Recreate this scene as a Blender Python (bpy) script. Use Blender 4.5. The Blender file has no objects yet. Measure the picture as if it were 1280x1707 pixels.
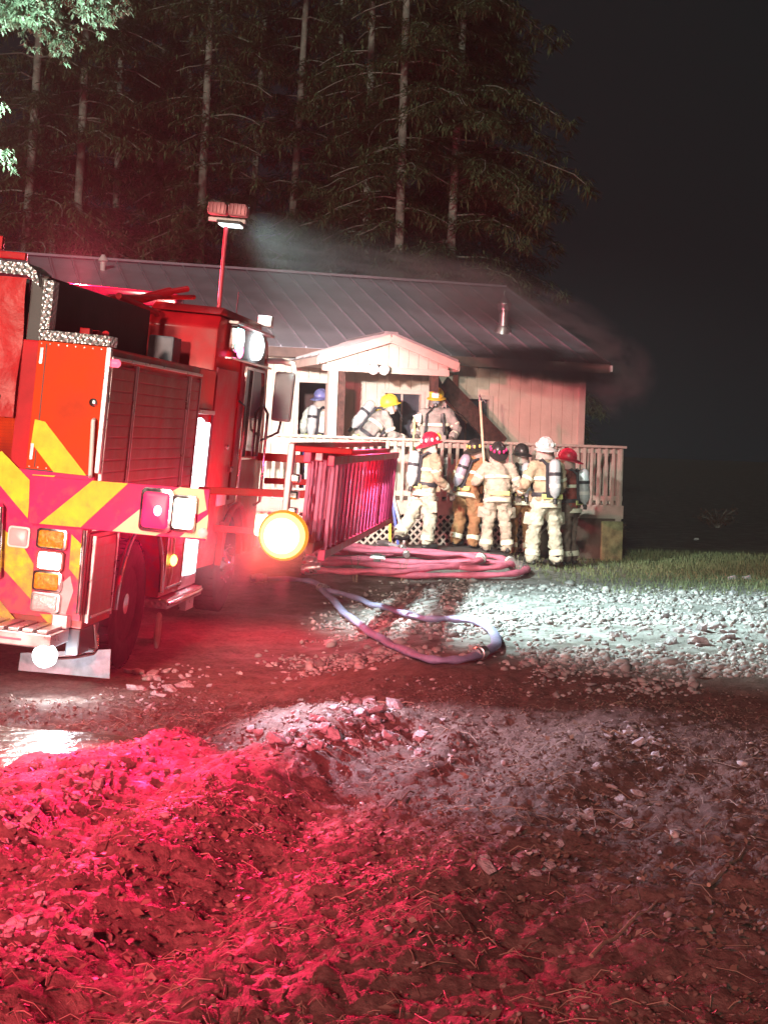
import bpy, bmesh, math, random
import numpy as np
from mathutils import Vector, Matrix, Euler

R = math.radians
random.seed(11)
rng = np.random.default_rng(11)
scn = bpy.context.scene
C = scn.collection

# ------------------------------------------------------------------ camera
FPX, CAMH, ROLL = 2500.0, 1.75, R(2.0)
cam_d = bpy.data.cameras.new('camera')
cam = bpy.data.objects.new('camera', cam_d)
C.objects.link(cam)
cam_d.lens = FPX / 1707 * 36
cam_d.sensor_width = 36
cam_d.shift_y = -111.5 / 1707
cam_d.clip_start = 0.1
cam_d.clip_end = 1500
cam.matrix_world = Matrix.Translation((0, 0, CAMH)) @ Matrix.Rotation(-ROLL, 4, 'Y') @ Matrix.Rotation(R(90), 4, 'X')
scn.camera = cam

# ------------------------------------------------------------------ night sky
w = bpy.data.worlds.new('World')
scn.world = w
w.use_nodes = True
nt = w.node_tree
nt.nodes.clear()
out = nt.nodes.new('ShaderNodeOutputWorld')
bg = nt.nodes.new('ShaderNodeBackground')
bg.inputs[0].default_value = (0.0060, 0.0096, 0.0104, 1)
bg.inputs[1].default_value = 1.0
nt.links.new(bg.outputs[0], out.inputs[0])

scn.view_settings.view_transform = 'Standard'
scn.view_settings.look = 'None'
scn.view_settings.exposure = 0.0
scn.view_settings.gamma = 1.0
scn.cycles.use_denoising = True
scn.cycles.max_bounces = 6
scn.cycles.diffuse_bounces = 3
scn.cycles.glossy_bounces = 3
scn.cycles.transmission_bounces = 4
scn.cycles.transparent_max_bounces = 12
scn.cycles.volume_bounces = 0
scn.cycles.sample_clamp_indirect = 4.0
scn.cycles.sample_clamp_direct = 0
scn.cycles.volume_step_rate = 2.0
scn.cycles.volume_max_steps = 128


def lamp(name, kind, loc, energy, color, target=None, size=0.1, spot=None, blend=0.5, parent=None):
    d = bpy.data.lights.new(name, kind)
    d.energy = energy
    d.color = color
    if kind == 'SUN':
        d.angle = size
    else:
        d.shadow_soft_size = size
    if spot:
        d.spot_size = spot
        d.spot_blend = blend
    o = bpy.data.objects.new(name, d)
    C.objects.link(o)
    o.location = loc
    if target is not None:
        o.rotation_euler = (Vector(target) - Vector(loc)).to_track_quat('-Z', 'Y').to_euler()
    return o


# frames of the truck and the house
M_T = Matrix.Translation((-2.165, 10.9, 0.034)) @ Matrix.Rotation(R(-6), 4, 'Z') @ Matrix.Rotation(R(0.3), 4, 'X') @ Matrix.Rotation(R(4), 4, 'Y')
M_H = Matrix.Translation((3.48, 26.5, 0)) @ Matrix.Rotation(R(17), 4, 'Z')
tl = lambda x, y, z: M_T @ Vector((x, y, z))
hl = lambda x, y, z: M_H @ Vector((x, y, z))

# sun as general fill, the lamps the place has, and added lamps
lamp('night_sun', 'SUN', (0, 0, 30), 1.2, (0.90, 1.0, 0.82), (7, 30, 20), R(4))
lamp('mast_flood_lamp', 'SPOT', tl(-0.31, 4.72, 4.00), 4600, (0.86, 1.0, 0.88), (1.6, 22.0, 0.5), 0.12, R(36), 0.9)
lamp('mast_flood_lamp', 'SPOT', tl(-0.10, 4.72, 4.00), 8600, (0.72, 1.0, 0.98), (3.3, 16.0, 0.0), 0.12, R(84), 1.0)
lamp('cab_scene_lamp', 'SPOT', tl(0.02, 6.02, 3.02), 6000, (0.98, 1.0, 0.90), hl(-5.2, -1.0, 1.7), 0.08, R(43), 0.9)
lamp('cab_red_beacon_lamp', 'SPOT', tl(-0.12, 6.05, 3.10), 2000, (1.0, 0.10, 0.19), hl(-1.2, 0, 3.0), 0.06, R(56), 1.0)
lamp('added_roof_light', 'POINT', tl(-2.0, 5.3, 3.34), 1300, (1.0, 0.10, 0.16), None, 0.10)  # added red light for the trees and house roof
lamp('rear_red_lamp', 'SPOT', tl(0.46, -0.16, 1.22), 11000, (1.0, 0.015, 0.09), (-1.6, 5.8, 0.0), 0.09, R(60), 1.0)
lamp('white_warning_lamp_light', 'SPOT', tl(0.67, -0.16, 1.24), 1900, (0.94, 0.80, 1.0), (0.45, 9.0, 0.0), 0.08, R(66), 1.0)
lamp('rear_work_lamp', 'POINT', tl(-0.10, -0.10, 0.04), 26, (0.80, 0.92, 1.0), None, 0.06)
lamp('rear_white_lamp', 'SPOT', tl(-0.30, -0.14, 0.78), 110, (1.0, 0.95, 0.9), (-2.9, 5.0, 0.0), 0.06, R(120), 0.8)
lamp('amber_signal_lamp', 'POINT', tl(0.60, 3.96, 0.84), 140, (1.0, 0.025, 0.08), None, 0.10)
lamp('amber_core_lamp', 'POINT', tl(1.10, 1.16, 0.97), 55, (1.0, 0.07, 0.05), None, 0.12)
lamp('added_cedar_light', 'SPOT', tl(-1.75, 0.05, 3.20), 1500, (0.72, 1.0, 0.80), (-2.9, 11.8, 5.6), 0.08, R(100), 0.8)  # added flood that brightens the cedar
lamp('unseen_rear_fill', 'SPOT', (-4.6, -9.0, 3.0), 22000, (1.0, 0.66, 0.50), (-2.2, 11.0, 1.95), 0.3, R(14.5), 0.7)  # added unseen lamp behind the camera, lights the engine's rear
lamp('unseen_red_fill', 'SPOT', (-5.0, -9.0, 6.5), 42000, (1.0, 0.03, 0.10), (-2.0, 6.5, 0.0), 0.25, R(17), 1.0)  # added unseen red lamp for the left mud
lamp('unseen_red_fill', 'SPOT', (-5.0, -9.0, 6.5), 9500, (1.0, 0.06, 0.10), (0.9, 6.4, 0.0), 0.25, R(30), 1.0)  # added unseen red lamp for the right mud


# ------------------------------------------------------------------ pixel helpers on real planes
def ray(px, py):
    u, v = px - 640, 742 - py
    s, c = math.sin(ROLL), math.cos(ROLL)
    return Vector(((u * c - v * s) / FPX, 1, (u * s + v * c) / FPX))


def at(px, py, Y):
    return Vector((0, 0, CAMH)) + ray(px, py) * Y


def on_plane(M, ax, val, px, py):
    I = M.inverted()
    o = I @ Vector((0, 0, CAMH))
    d = I.to_3x3() @ ray(px, py)
    return o + d * ((val - o[ax]) / d[ax])


rear = lambda px, py, y=0.0: on_plane(M_T, 1, y, px, py)
side = lambda px, py, x=0.0: on_plane(M_T, 0, x, px, py)
front = lambda px, py, y=0.0: on_plane(M_H, 1, y, px, py)


# ------------------------------------------------------------------ noise (numpy)
def _hash(ix, iy, iz, seed):
    h = (ix * 374761393 + iy * 668265263 + iz * 2147483647 + seed * 974711) & 0xffffffff
    h = ((h ^ (h >> 13)) * 1274126177) & 0xffffffff
    h = (h ^ (h >> 16)) & 0xffffffff
    return h / 0xffffffff


def vnoise(x, y, z=0.0, seed=0):
    x = np.asarray(x, float); y = np.asarray(y, float); z = np.asarray(z, float) + np.zeros_like(x)
    ix, iy, iz = np.floor(x).astype(np.int64), np.floor(y).astype(np.int64), np.floor(z).astype(np.int64)
    fx, fy, fz = x - ix, y - iy, z - iz
    fx, fy, fz = [t * t * (3 - 2 * t) for t in (fx, fy, fz)]
    r = 0
    for dx in (0, 1):
        for dy in (0, 1):
            for dz in (0, 1):
                wgt = (fx if dx else 1 - fx) * (fy if dy else 1 - fy) * (fz if dz else 1 - fz)
                r = r + wgt * _hash(ix + dx, iy + dy, iz + dz, seed)
    return r * 2 - 1


def fbm(x, y, z=0.0, oct=4, seed=0, gain=0.5):
    r, a, f = 0, 1.0, 1.0
    for k in range(oct):
        r = r + a * vnoise(x * f, y * f, np.asarray(z) * f, seed + k * 17)
        a *= gain
        f *= 2.03
    return r


def sstep(a, b, x):
    t = np.clip((x - a) / (b - a), 0, 1)
    return t * t * (3 - 2 * t)


# ------------------------------------------------------------------ materials
MATS = {}


def mat(name, col, rough=0.6, metal=0.0, var=0.18, scale=6.0, bump=0.0, bscale=40.0, spec=0.5, coat=0.0, col2=None, trans=0.0, rvar=0.0, dist=0.02):
    if name in MATS:
        return MATS[name]
    m = bpy.data.materials.new(name)
    m.use_nodes = True
    t = m.node_tree
    b = t.nodes['Principled BSDF']
    b.inputs['Roughness'].default_value = rough
    b.inputs['Metallic'].default_value = metal
    b.inputs['Specular IOR Level'].default_value = spec
    b.inputs['Coat Weight'].default_value = coat
    b.inputs['Coat Roughness'].default_value = 0.12
    if trans:
        b.inputs['Transmission Weight'].default_value = trans
    tc = t.nodes.new('ShaderNodeTexCoord')
    n = t.nodes.new('ShaderNodeTexNoise')
    n.inputs['Scale'].default_value = scale
    n.inputs['Detail'].default_value = 5
    n.inputs['Roughness'].default_value = 0.6
    t.links.new(tc.outputs['Object'], n.inputs['Vector'])
    r = t.nodes.new('ShaderNodeValToRGB')
    c2 = col2 if col2 else tuple(min(1, c * (1 + var)) for c in col)
    c1 = tuple(c * (1 - var) for c in col) if not col2 else col
    r.color_ramp.elements[0].position = 0.32
    r.color_ramp.elements[1].position = 0.68
    r.color_ramp.elements[0].color = (*c1, 1)
    r.color_ramp.elements[1].color = (*c2, 1)
    t.links.new(n.outputs['Fac'], r.inputs[0])
    t.links.new(r.outputs[0], b.inputs['Base Color'])
    if rvar:
        mr = t.nodes.new('ShaderNodeMapRange')
        mr.inputs[1].default_value = 0.35; mr.inputs[2].default_value = 0.65
        mr.inputs[3].default_value = max(0.05, rough - rvar); mr.inputs[4].default_value = min(1, rough + rvar)
        t.links.new(n.outputs['Fac'], mr.inputs[0])
        t.links.new(mr.outputs[0], b.inputs['Roughness'])
    if bump:
        n2 = t.nodes.new('ShaderNodeTexNoise')
        n2.inputs['Scale'].default_value = bscale
        n2.inputs['Detail'].default_value = 4
        t.links.new(tc.outputs['Object'], n2.inputs['Vector'])
        bp = t.nodes.new('ShaderNodeBump')
        bp.inputs['Strength'].default_value = bump
        bp.inputs['Distance'].default_value = dist
        t.links.new(n2.outputs['Fac'], bp.inputs['Height'])
        t.links.new(bp.outputs[0], b.inputs['Normal'])
    MATS[name] = m
    return m


def glow(name, col, strength):
    if name in MATS:
        return MATS[name]
    m = bpy.data.materials.new(name)
    m.use_nodes = True
    b = m.node_tree.nodes['Principled BSDF']
    b.inputs['Base Color'].default_value = (*[c * 0.15 for c in col], 1)
    b.inputs['Roughness'].default_value = 0.4
    b.inputs['Emission Color'].default_value = (*col, 1)
    b.inputs['Emission Strength'].default_value = strength
    MATS[name] = m
    return m


def diamond_plate():
    m = mat('diamond_plate_metal', (0.55, 0.55, 0.57), 0.28, 0.85, 0.1)
    t = m.node_tree
    b = t.nodes['Principled BSDF']
    tc = t.nodes.new('ShaderNodeTexCoord')
    mp = t.nodes.new('ShaderNodeMapping')
    mp.inputs['Rotation'].default_value = (0.6, 0.5, 0.785)
    v = t.nodes.new('ShaderNodeTexVoronoi')
    v.inputs['Scale'].default_value = 30
    v.inputs['Randomness'].default_value = 0.0
    bp = t.nodes.new('ShaderNodeBump')
    bp.inputs['Strength'].default_value = 0.7
    bp.inputs['Distance'].default_value = 0.02
    t.links.new(tc.outputs['Object'], mp.inputs[0])
    t.links.new(mp.outputs[0], v.inputs['Vector'])
    t.links.new(v.outputs['Distance'], bp.inputs['Height'])
    t.links.new(bp.outputs[0], b.inputs['Normal'])
    return m


red_paint = mat('red_paint', (0.46, 0.008, 0.016), 0.45, 0, 0.26, 2.6, coat=0.08, spec=0.18, rvar=0.1)
rear_red = mat('orange_red_sheeting', (0.62, 0.045, 0.003), 0.5, 0, 0.3, 2.2, spec=0.12, rvar=0.1)
dark_red = mat('maroon_shutter_paint', (0.27, 0.006, 0.030), 0.5, 0.0, 0.25, 3.0, bump=0.15, bscale=14, rvar=0.12)
chev_red = mat('reflective_red', (0.82, 0.006, 0.13), 0.45, 0, 0.16, 7.0, rvar=0.1, spec=0.25)
chev_yel = mat('reflective_yellow', (0.80, 0.60, 0.02), 0.45, 0, 0.2, 7.0, rvar=0.1, spec=0.3)
chrome = mat('polished_metal', (0.75, 0.75, 0.77), 0.16, 1.0, 0.06, 8.0, rvar=0.08)
alu = mat('brushed_aluminium', (0.62, 0.62, 0.64), 0.35, 0.9, 0.1, 8.0, rvar=0.1)
plate = diamond_plate()
rubber = mat('black_rubber', (0.022, 0.02, 0.02), 0.85, 0, 0.4, 12, 0.3, 60, spec=0.12)
black = mat('black_plastic', (0.02, 0.02, 0.022), 0.45, 0, 0.3)
mudgrey = mat('muddy_grey_flap', (0.20, 0.18, 0.19), 0.7, 0, 0.35, 9, 0.2, 30)
dkglass = mat('dark_glass', (0.015, 0.015, 0.018), 0.06, 0, 0.1, spec=0.7)
mirror_glass = mat('mirror_glass', (0.22, 0.32, 0.36), 0.3, 0.0, 0.1, spec=0.3)
tarp_red = mat('red_vinyl_cover', (0.45, 0.012, 0.016), 0.5, 0, 0.2, 3, 0.5, 5, dist=0.05)
lens_red = mat('red_lens', (0.55, 0.01, 0.10), 0.15, 0, 0.25, 30)
lens_amber = mat('amber_lens', (0.75, 0.28, 0.01), 0.18, 0, 0.45, 40, 0.5, 60)
lens_clear = mat('clear_lens', (0.62, 0.60, 0.62), 0.2, 0.2, 0.2, 40, 0.4, 80)
white_pl = mat('white_plastic', (0.75, 0.74, 0.73), 0.4, 0, 0.08)
g_white = glow('lit_white_lens', (1.0, 0.98, 0.95), 14)
g_cool = glow('lit_cool_lens', (0.84, 1.0, 1.0), 5)
g_cyan = glow('lit_cyan_lens', (0.45, 1.0, 0.95), 5)
g_led = glow('lit_led_strip', (0.85, 0.95, 1.0), 5)
g_amber = glow('lit_amber_lens', (1.0, 0.24, 0.015), 1.5)
g_hot = glow('lit_amber_core', (1.0, 0.86, 0.50), 6.0)
g_mid = glow('lit_amber_mid', (1.0, 0.62, 0.16), 3.2)
g_marker = glow('lit_marker_lens', (1.0, 0.55, 0.08), 10)
g_red = glow('lit_red_lens', (1.0, 0.02, 0.12), 1.6)
g_redspot = glow('lit_red_bulb', (1.0, 0.35, 0.55), 9)
g_warm = glow('lit_warm_lens', (1.0, 0.97, 0.78), 7)


def grime(m, z0, z1, amount=0.85):
    """road mud thrown up on the lower panels (engine space), thinning upwards"""
    t = m.node_tree
    b = t.nodes['Principled BSDF']
    src = b.inputs['Base Color'].links[0].from_socket
    tc = t.nodes.new('ShaderNodeTexCoord')
    sp = t.nodes.new('ShaderNodeSeparateXYZ'); t.links.new(tc.outputs['Object'], sp.inputs[0])
    n = t.nodes.new('ShaderNodeTexNoise'); n.inputs['Scale'].default_value = 9; n.inputs['Detail'].default_value = 8; n.inputs['Roughness'].default_value = .7
    t.links.new(tc.outputs['Object'], n.inputs['Vector'])
    mz = t.nodes.new('ShaderNodeMapRange'); mz.inputs[1].default_value = z1; mz.inputs[2].default_value = z0; mz.inputs[3].default_value = .0; mz.inputs[4].default_value = .40
    t.links.new(sp.outputs[2], mz.inputs[0])
    ad = t.nodes.new('ShaderNodeMath'); ad.operation = 'ADD'; t.links.new(n.outputs['Fac'], ad.inputs[0]); t.links.new(mz.outputs[0], ad.inputs[1])
    th = t.nodes.new('ShaderNodeMapRange'); th.inputs[1].default_value = .62; th.inputs[2].default_value = .90; th.inputs[4].default_value = amount
    t.links.new(ad.outputs[0], th.inputs[0])
    mx = t.nodes.new('ShaderNodeMix'); mx.data_type = 'RGBA'; mx.inputs[7].default_value = (.16, .115, .09, 1)
    t.links.new(th.outputs[0], mx.inputs[0]); t.links.new(src, mx.inputs[6]); t.links.new(mx.outputs[2], b.inputs['Base Color'])


for _m in (red_paint, dark_red, chev_red, chev_yel):
    grime(_m, 0.3, 1.5, 0.7)

# ------------------------------------------------------------------ mesh builder
class MB:
    def __init__(s):
        s.v, s.f = [], []

    def add(s, verts, faces):
        n = len(s.v)
        s.v += [tuple(p) for p in verts]
        s.f += [tuple(i + n for i in f) for f in faces]
        return s

    def box(s, x0, x1, y0, y1, z0, z1, M=None):
        vs = [Vector(p) for p in ((x0, y0, z0), (x1, y0, z0), (x1, y1, z0), (x0, y1, z0), (x0, y0, z1), (x1, y0, z1), (x1, y1, z1), (x0, y1, z1))]
        if M:
            vs = [M @ p for p in vs]
        return s.add(vs, ((0, 3, 2, 1), (4, 5, 6, 7), (0, 1, 5, 4), (1, 2, 6, 5), (2, 3, 7, 6), (3, 0, 4, 7)))

    def beam(s, a, b, wx, wz, up=(0, 0, 1)):
        a, b = Vector(a), Vector(b)
        d = (b - a).normalized()
        u = Vector(up)
        if abs(d.dot(u)) > 0.98:
            u = Vector((0, 1, 0))
        r_ = d.cross(u).normalized() * wx / 2
        q = r_.cross(d).normalized() * wz / 2
        vs = [a - r_ - q, a + r_ - q, a + r_ + q, a - r_ + q, b - r_ - q, b + r_ - q, b + r_ + q, b - r_ + q]
        return s.add(vs, ((0, 1, 2, 3), (7, 6, 5, 4), (0, 4, 5, 1), (1, 5, 6, 2), (2, 6, 7, 3), (3, 7, 4, 0)))

    def tube(s, pts, r, n=10, cap=True):
        pts = [Vector(p) for p in pts]
        rs = r if isinstance(r, (list, tuple)) else [r] * len(pts)
        base = len(s.v)
        t0 = (pts[1] - pts[0]).normalized()
        u = t0.orthogonal().normalized()
        for i, p in enumerate(pts):
            t = (pts[min(i + 1, len(pts) - 1)] - pts[max(i - 1, 0)]).normalized()
            u = (u - t * u.dot(t))
            u = u.normalized() if u.length > 1e-6 else t.orthogonal().normalized()
            v_ = t.cross(u)
            for k in range(n):
                a = 2 * math.pi * k / n
                s.v.append(tuple(p + (u * math.cos(a) + v_ * math.sin(a)) * rs[i]))
        for i in range(len(pts) - 1):
            for k in range(n):
                a, b = base + i * n + k, base + i * n + (k + 1) % n
                s.f.append((a, b, b + n, a + n))
        if cap:
            s.f.append(tuple(base + k for k in range(n - 1, -1, -1)))
            e = base + (len(pts) - 1) * n
            s.f.append(tuple(e + k for k in range(n)))
        return s

    def lathe(s, prof, M=None, n=20, sx=1, sy=1):
        """prof: (r, z) pairs, spun about local z"""
        base = len(s.v)
        for r_, z in prof:
            for k in range(n):
                a = 2 * math.pi * k / n
                p = Vector((r_ * math.cos(a) * sx, r_ * math.sin(a) * sy, z))
                s.v.append(tuple(M @ p if M else p))
        for i in range(len(prof) - 1):
            for k in range(n):
                a, b = base + i * n + k, base + i * n + (k + 1) % n
                s.f.append((a, b, b + n, a + n))
        s.f.append(tuple(base + k for k in range(n - 1, -1, -1)))
        e = base + (len(prof) - 1) * n
        s.f.append(tuple(e + k for k in range(n)))
        return s

    def prism(s, poly, d):
        """poly: 3d points, pushed out along vector d"""
        n = len(poly)
        d = Vector(d)
        a = [Vector(p) for p in poly]
        s.add(a + [p + d for p in a], [tuple(range(n - 1, -1, -1)), tuple(range(n, 2 * n))] + [(k, (k + 1) % n, n + (k + 1) % n, n + k) for k in range(n)])
        return s

    def cap(s, p0, r0, p1, r1, n=12, m=4):
        p0, p1 = Vector(p0), Vector(p1)
        t = p1 - p0
        L = t.length
        if L < 1e-5:
            t = Vector((0, 0, 1))
        q = t.to_track_quat('Z', 'Y').to_matrix().to_4x4()
        M = Matrix.Translation(p0) @ q
        prof = []
        for k in range(m + 1):
            a = math.pi / 2 * k / m
            prof.append((max(1e-3, r0 * math.sin(a)), -r0 * math.cos(a)))
        for k in range(m + 1):
            a = math.pi / 2 * (1 - k / m)
            prof.append((max(1e-3, r1 * math.sin(a)), L + r1 * math.cos(a)))
        return s.lathe(prof, M, n)

    def ell(s, c, rad, rot=(0, 0, 0), n=16, m=10):
        M = Matrix.Translation(c) @ Euler(rot).to_matrix().to_4x4() @ Matrix.Diagonal((*rad, 1))
        prof = [(max(1e-3, math.sin(math.pi * k / m)), -math.cos(math.pi * k / m)) for k in range(m + 1)]
        return s.lathe(prof, M, n)

    def mesh(s, name, m, smooth=False, bevel=0.0):
        me = bpy.data.meshes.new(name)
        me.from_pydata(s.v, [], s.f)
        bm = bmesh.new()
        bm.from_mesh(me)
        bmesh.ops.recalc_face_normals(bm, faces=bm.faces)
        if bevel:
            ed = [e for e in bm.edges if len(e.link_faces) == 2 and e.calc_face_angle(0) > 0.6]
            bmesh.ops.bevel(bm, geom=ed, offset=bevel, segments=2, affect='EDGES', profile=0.6, clamp_overlap=True)
        bm.to_mesh(me)
        bm.free()
        if smooth:
            me.shade_smooth()
            if hasattr(me, 'set_sharp_from_angle'):
                me.set_sharp_from_angle(angle=R(42))
        if m:
            me.materials.append(m)
        return me

    def build(s, name, m, parent=None, smooth=False, bevel=0.0):
        return link(name, s.mesh(name, m, smooth, bevel), parent)


def link(name, me, parent=None, loc=None, rot=None):
    o = bpy.data.objects.new(name, me)
    C.objects.link(o)
    if parent:
        o.parent = parent
    if loc is not None:
        o.location = loc
    if rot is not None:
        o.rotation_euler = rot
    return o


def tag(o, label=None, cat=None, group=None, kind=None):
    if label: o['label'] = label
    if cat: o['category'] = cat
    if group: o['group'] = group
    if kind: o['kind'] = kind
    return o


def thing(name, label, cat, M=None, group=None):
    o = bpy.data.objects.new(name, None)
    C.objects.link(o)
    if M is not None:
        o.matrix_world = M
    o.empty_display_size = 0.2
    return tag(o, label, cat, group)


def bx(name, m, parent, x0, x1, y0, y1, z0, z1, bevel=0.0, smooth=False):
    return MB().box(x0, x1, y0, y1, z0, z1).build(name, m, parent, smooth, bevel)


# ================================================================== GROUND
def seg_d(x, y, ax, ay, bx_, by):
    dx, dy = bx_ - ax, by - ay
    t = np.clip(((x - ax) * dx + (y - ay) * dy) / (dx * dx + dy * dy), 0, 1)
    return np.hypot(x - ax - t * dx, y - ay - t * dy), ((x - ax) * dy - (y - ay) * dx)


def gh(x, y, fine=True):
    x = np.asarray(x, float); y = np.asarray(y, float)
    h = 0.20 * sstep(18.5, 22.6, y) * sstep(3.0, 1.2, x)
    # the lane the engine stands on
    lane = sstep(0.3, -1.0, x - 0.1 * (y - 11)) * sstep(8.6, 9.8, y)
    h = h - 0.17 * lane * sstep(22, 17, y)
    # puddle hollow left
    h = h - 0.17 * np.exp(-(((x + 2.6) / 1.0) ** 2 + ((y - 8.7) / 1.1) ** 2))
    # spoil bank beside the rear wheel and rubble mound
    d, _ = seg_d(x, y, -1.55, 9.7, -0.3, 9.9)
    h = h + 0.08 * np.exp(-(d / 0.42) ** 2)
    h = h + 0.09 * np.exp(-(((x + 0.15) / 0.55) ** 2 + ((y - 9.25) / 0.45) ** 2))
    # churned red bank, front left
    d, _ = seg_d(x, y, -2.2, 5.6, -0.7, 7.6)
    h = h + 0.05 * np.exp(-(d / 0.9) ** 2)
    # hollow and long ridge on the right
    d, sd = seg_d(x, y, -0.1, 4.6, 1.75, 9.9)
    h = h + 0.085 * np.exp(-(d / 0.33) ** 2) * sstep(3.6, 5.0, y)
    d2, _ = seg_d(x, y, -0.55, 5.6, 0.9, 9.6)
    h = h - 0.045 * np.exp(-(d2 / 0.45) ** 2)
    d3, _ = seg_d(x, y, 0.5, 4.0, 2.4, 8.6)
    h = h + 0.05 * np.exp(-(d3 / 0.5) ** 2)
    # wheel ruts running up to the engine
    for ax, bx_ in ((-2.05, -0.75), (-1.15, 0.15)):
        dr, _ = seg_d(x, y, ax, 3.4, bx_, 9.2)
        h = h - 0.062 * np.exp(-(dr / 0.20) ** 2) + 0.034 * np.exp(-((dr - 0.34) / 0.12) ** 2)
    # gravel heap far right
    h = h + 0.16 * np.exp(-(((x - 3.6) / 1.4) ** 2 + ((y - 14.2) / 0.9) ** 2))
    if fine:
        rough = 0.15 + 0.85 * sstep(12.8, 9.5, y)
        rough = rough * (1 - 0.85 * np.exp(-(((x + 2.7) / 0.9) ** 2 + ((y - 8.8) / 1.2) ** 2)))
        h = h + rough * (0.040 * fbm(x * 1.7, y * 1.7, 0, 3, 5) + 0.030 * np.abs(fbm(x * 6.0, y * 6.0, 0.3, 3, 9)) - 0.03)
        h = h + rough * 0.019 * fbm(x * 22, y * 22, 0.7, 3, 21)
        for ax, bx_ in ((-2.05, -0.75), (-1.15, 0.15)):
            dr, _ = seg_d(x, y, ax, 3.4, bx_, 9.2)
            h = h + 0.012 * np.exp(-(dr / 0.2) ** 2) * np.sin(y * 46 + 3 * vnoise(x * 3, y * 3, 0, 4)) * sstep(-.5, .5, vnoise(x, y, 0, 12))
        # tyre-clawed furrows across the red bank
        fz = np.exp(-(((x + 1.25 - 0.28 * (y - 6.5)) / 0.8) ** 2 + ((y - 6.4) / 1.9) ** 2))
        h = h + fz * 0.014 * np.sin(y * 26 + 2.2 * vnoise(x * 2.2, y * 2.2, 0, 3) * 3 + x * 5)
        h = h + 0.008 * fbm(x * 14, y * 14, 0.2, 2, 33)
    return h


def ground_at(px, py, extra=0.0):
    r_ = ray(px, py)
    Y = 12.0
    for _ in range(40):
        x = r_.x * Y
        z = float(gh(np.array([x]), np.array([Y]), False)[0]) + extra
        Yn = (z - CAMH) / r_.z if r_.z < -1e-4 else 30
        Y = Y * 0.5 + min(40, max(2.5, Yn)) * 0.5
    x = r_.x * Y
    return Vector((x, Y, float(gh(np.array([x]), np.array([Y]))[0]) + extra))


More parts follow.
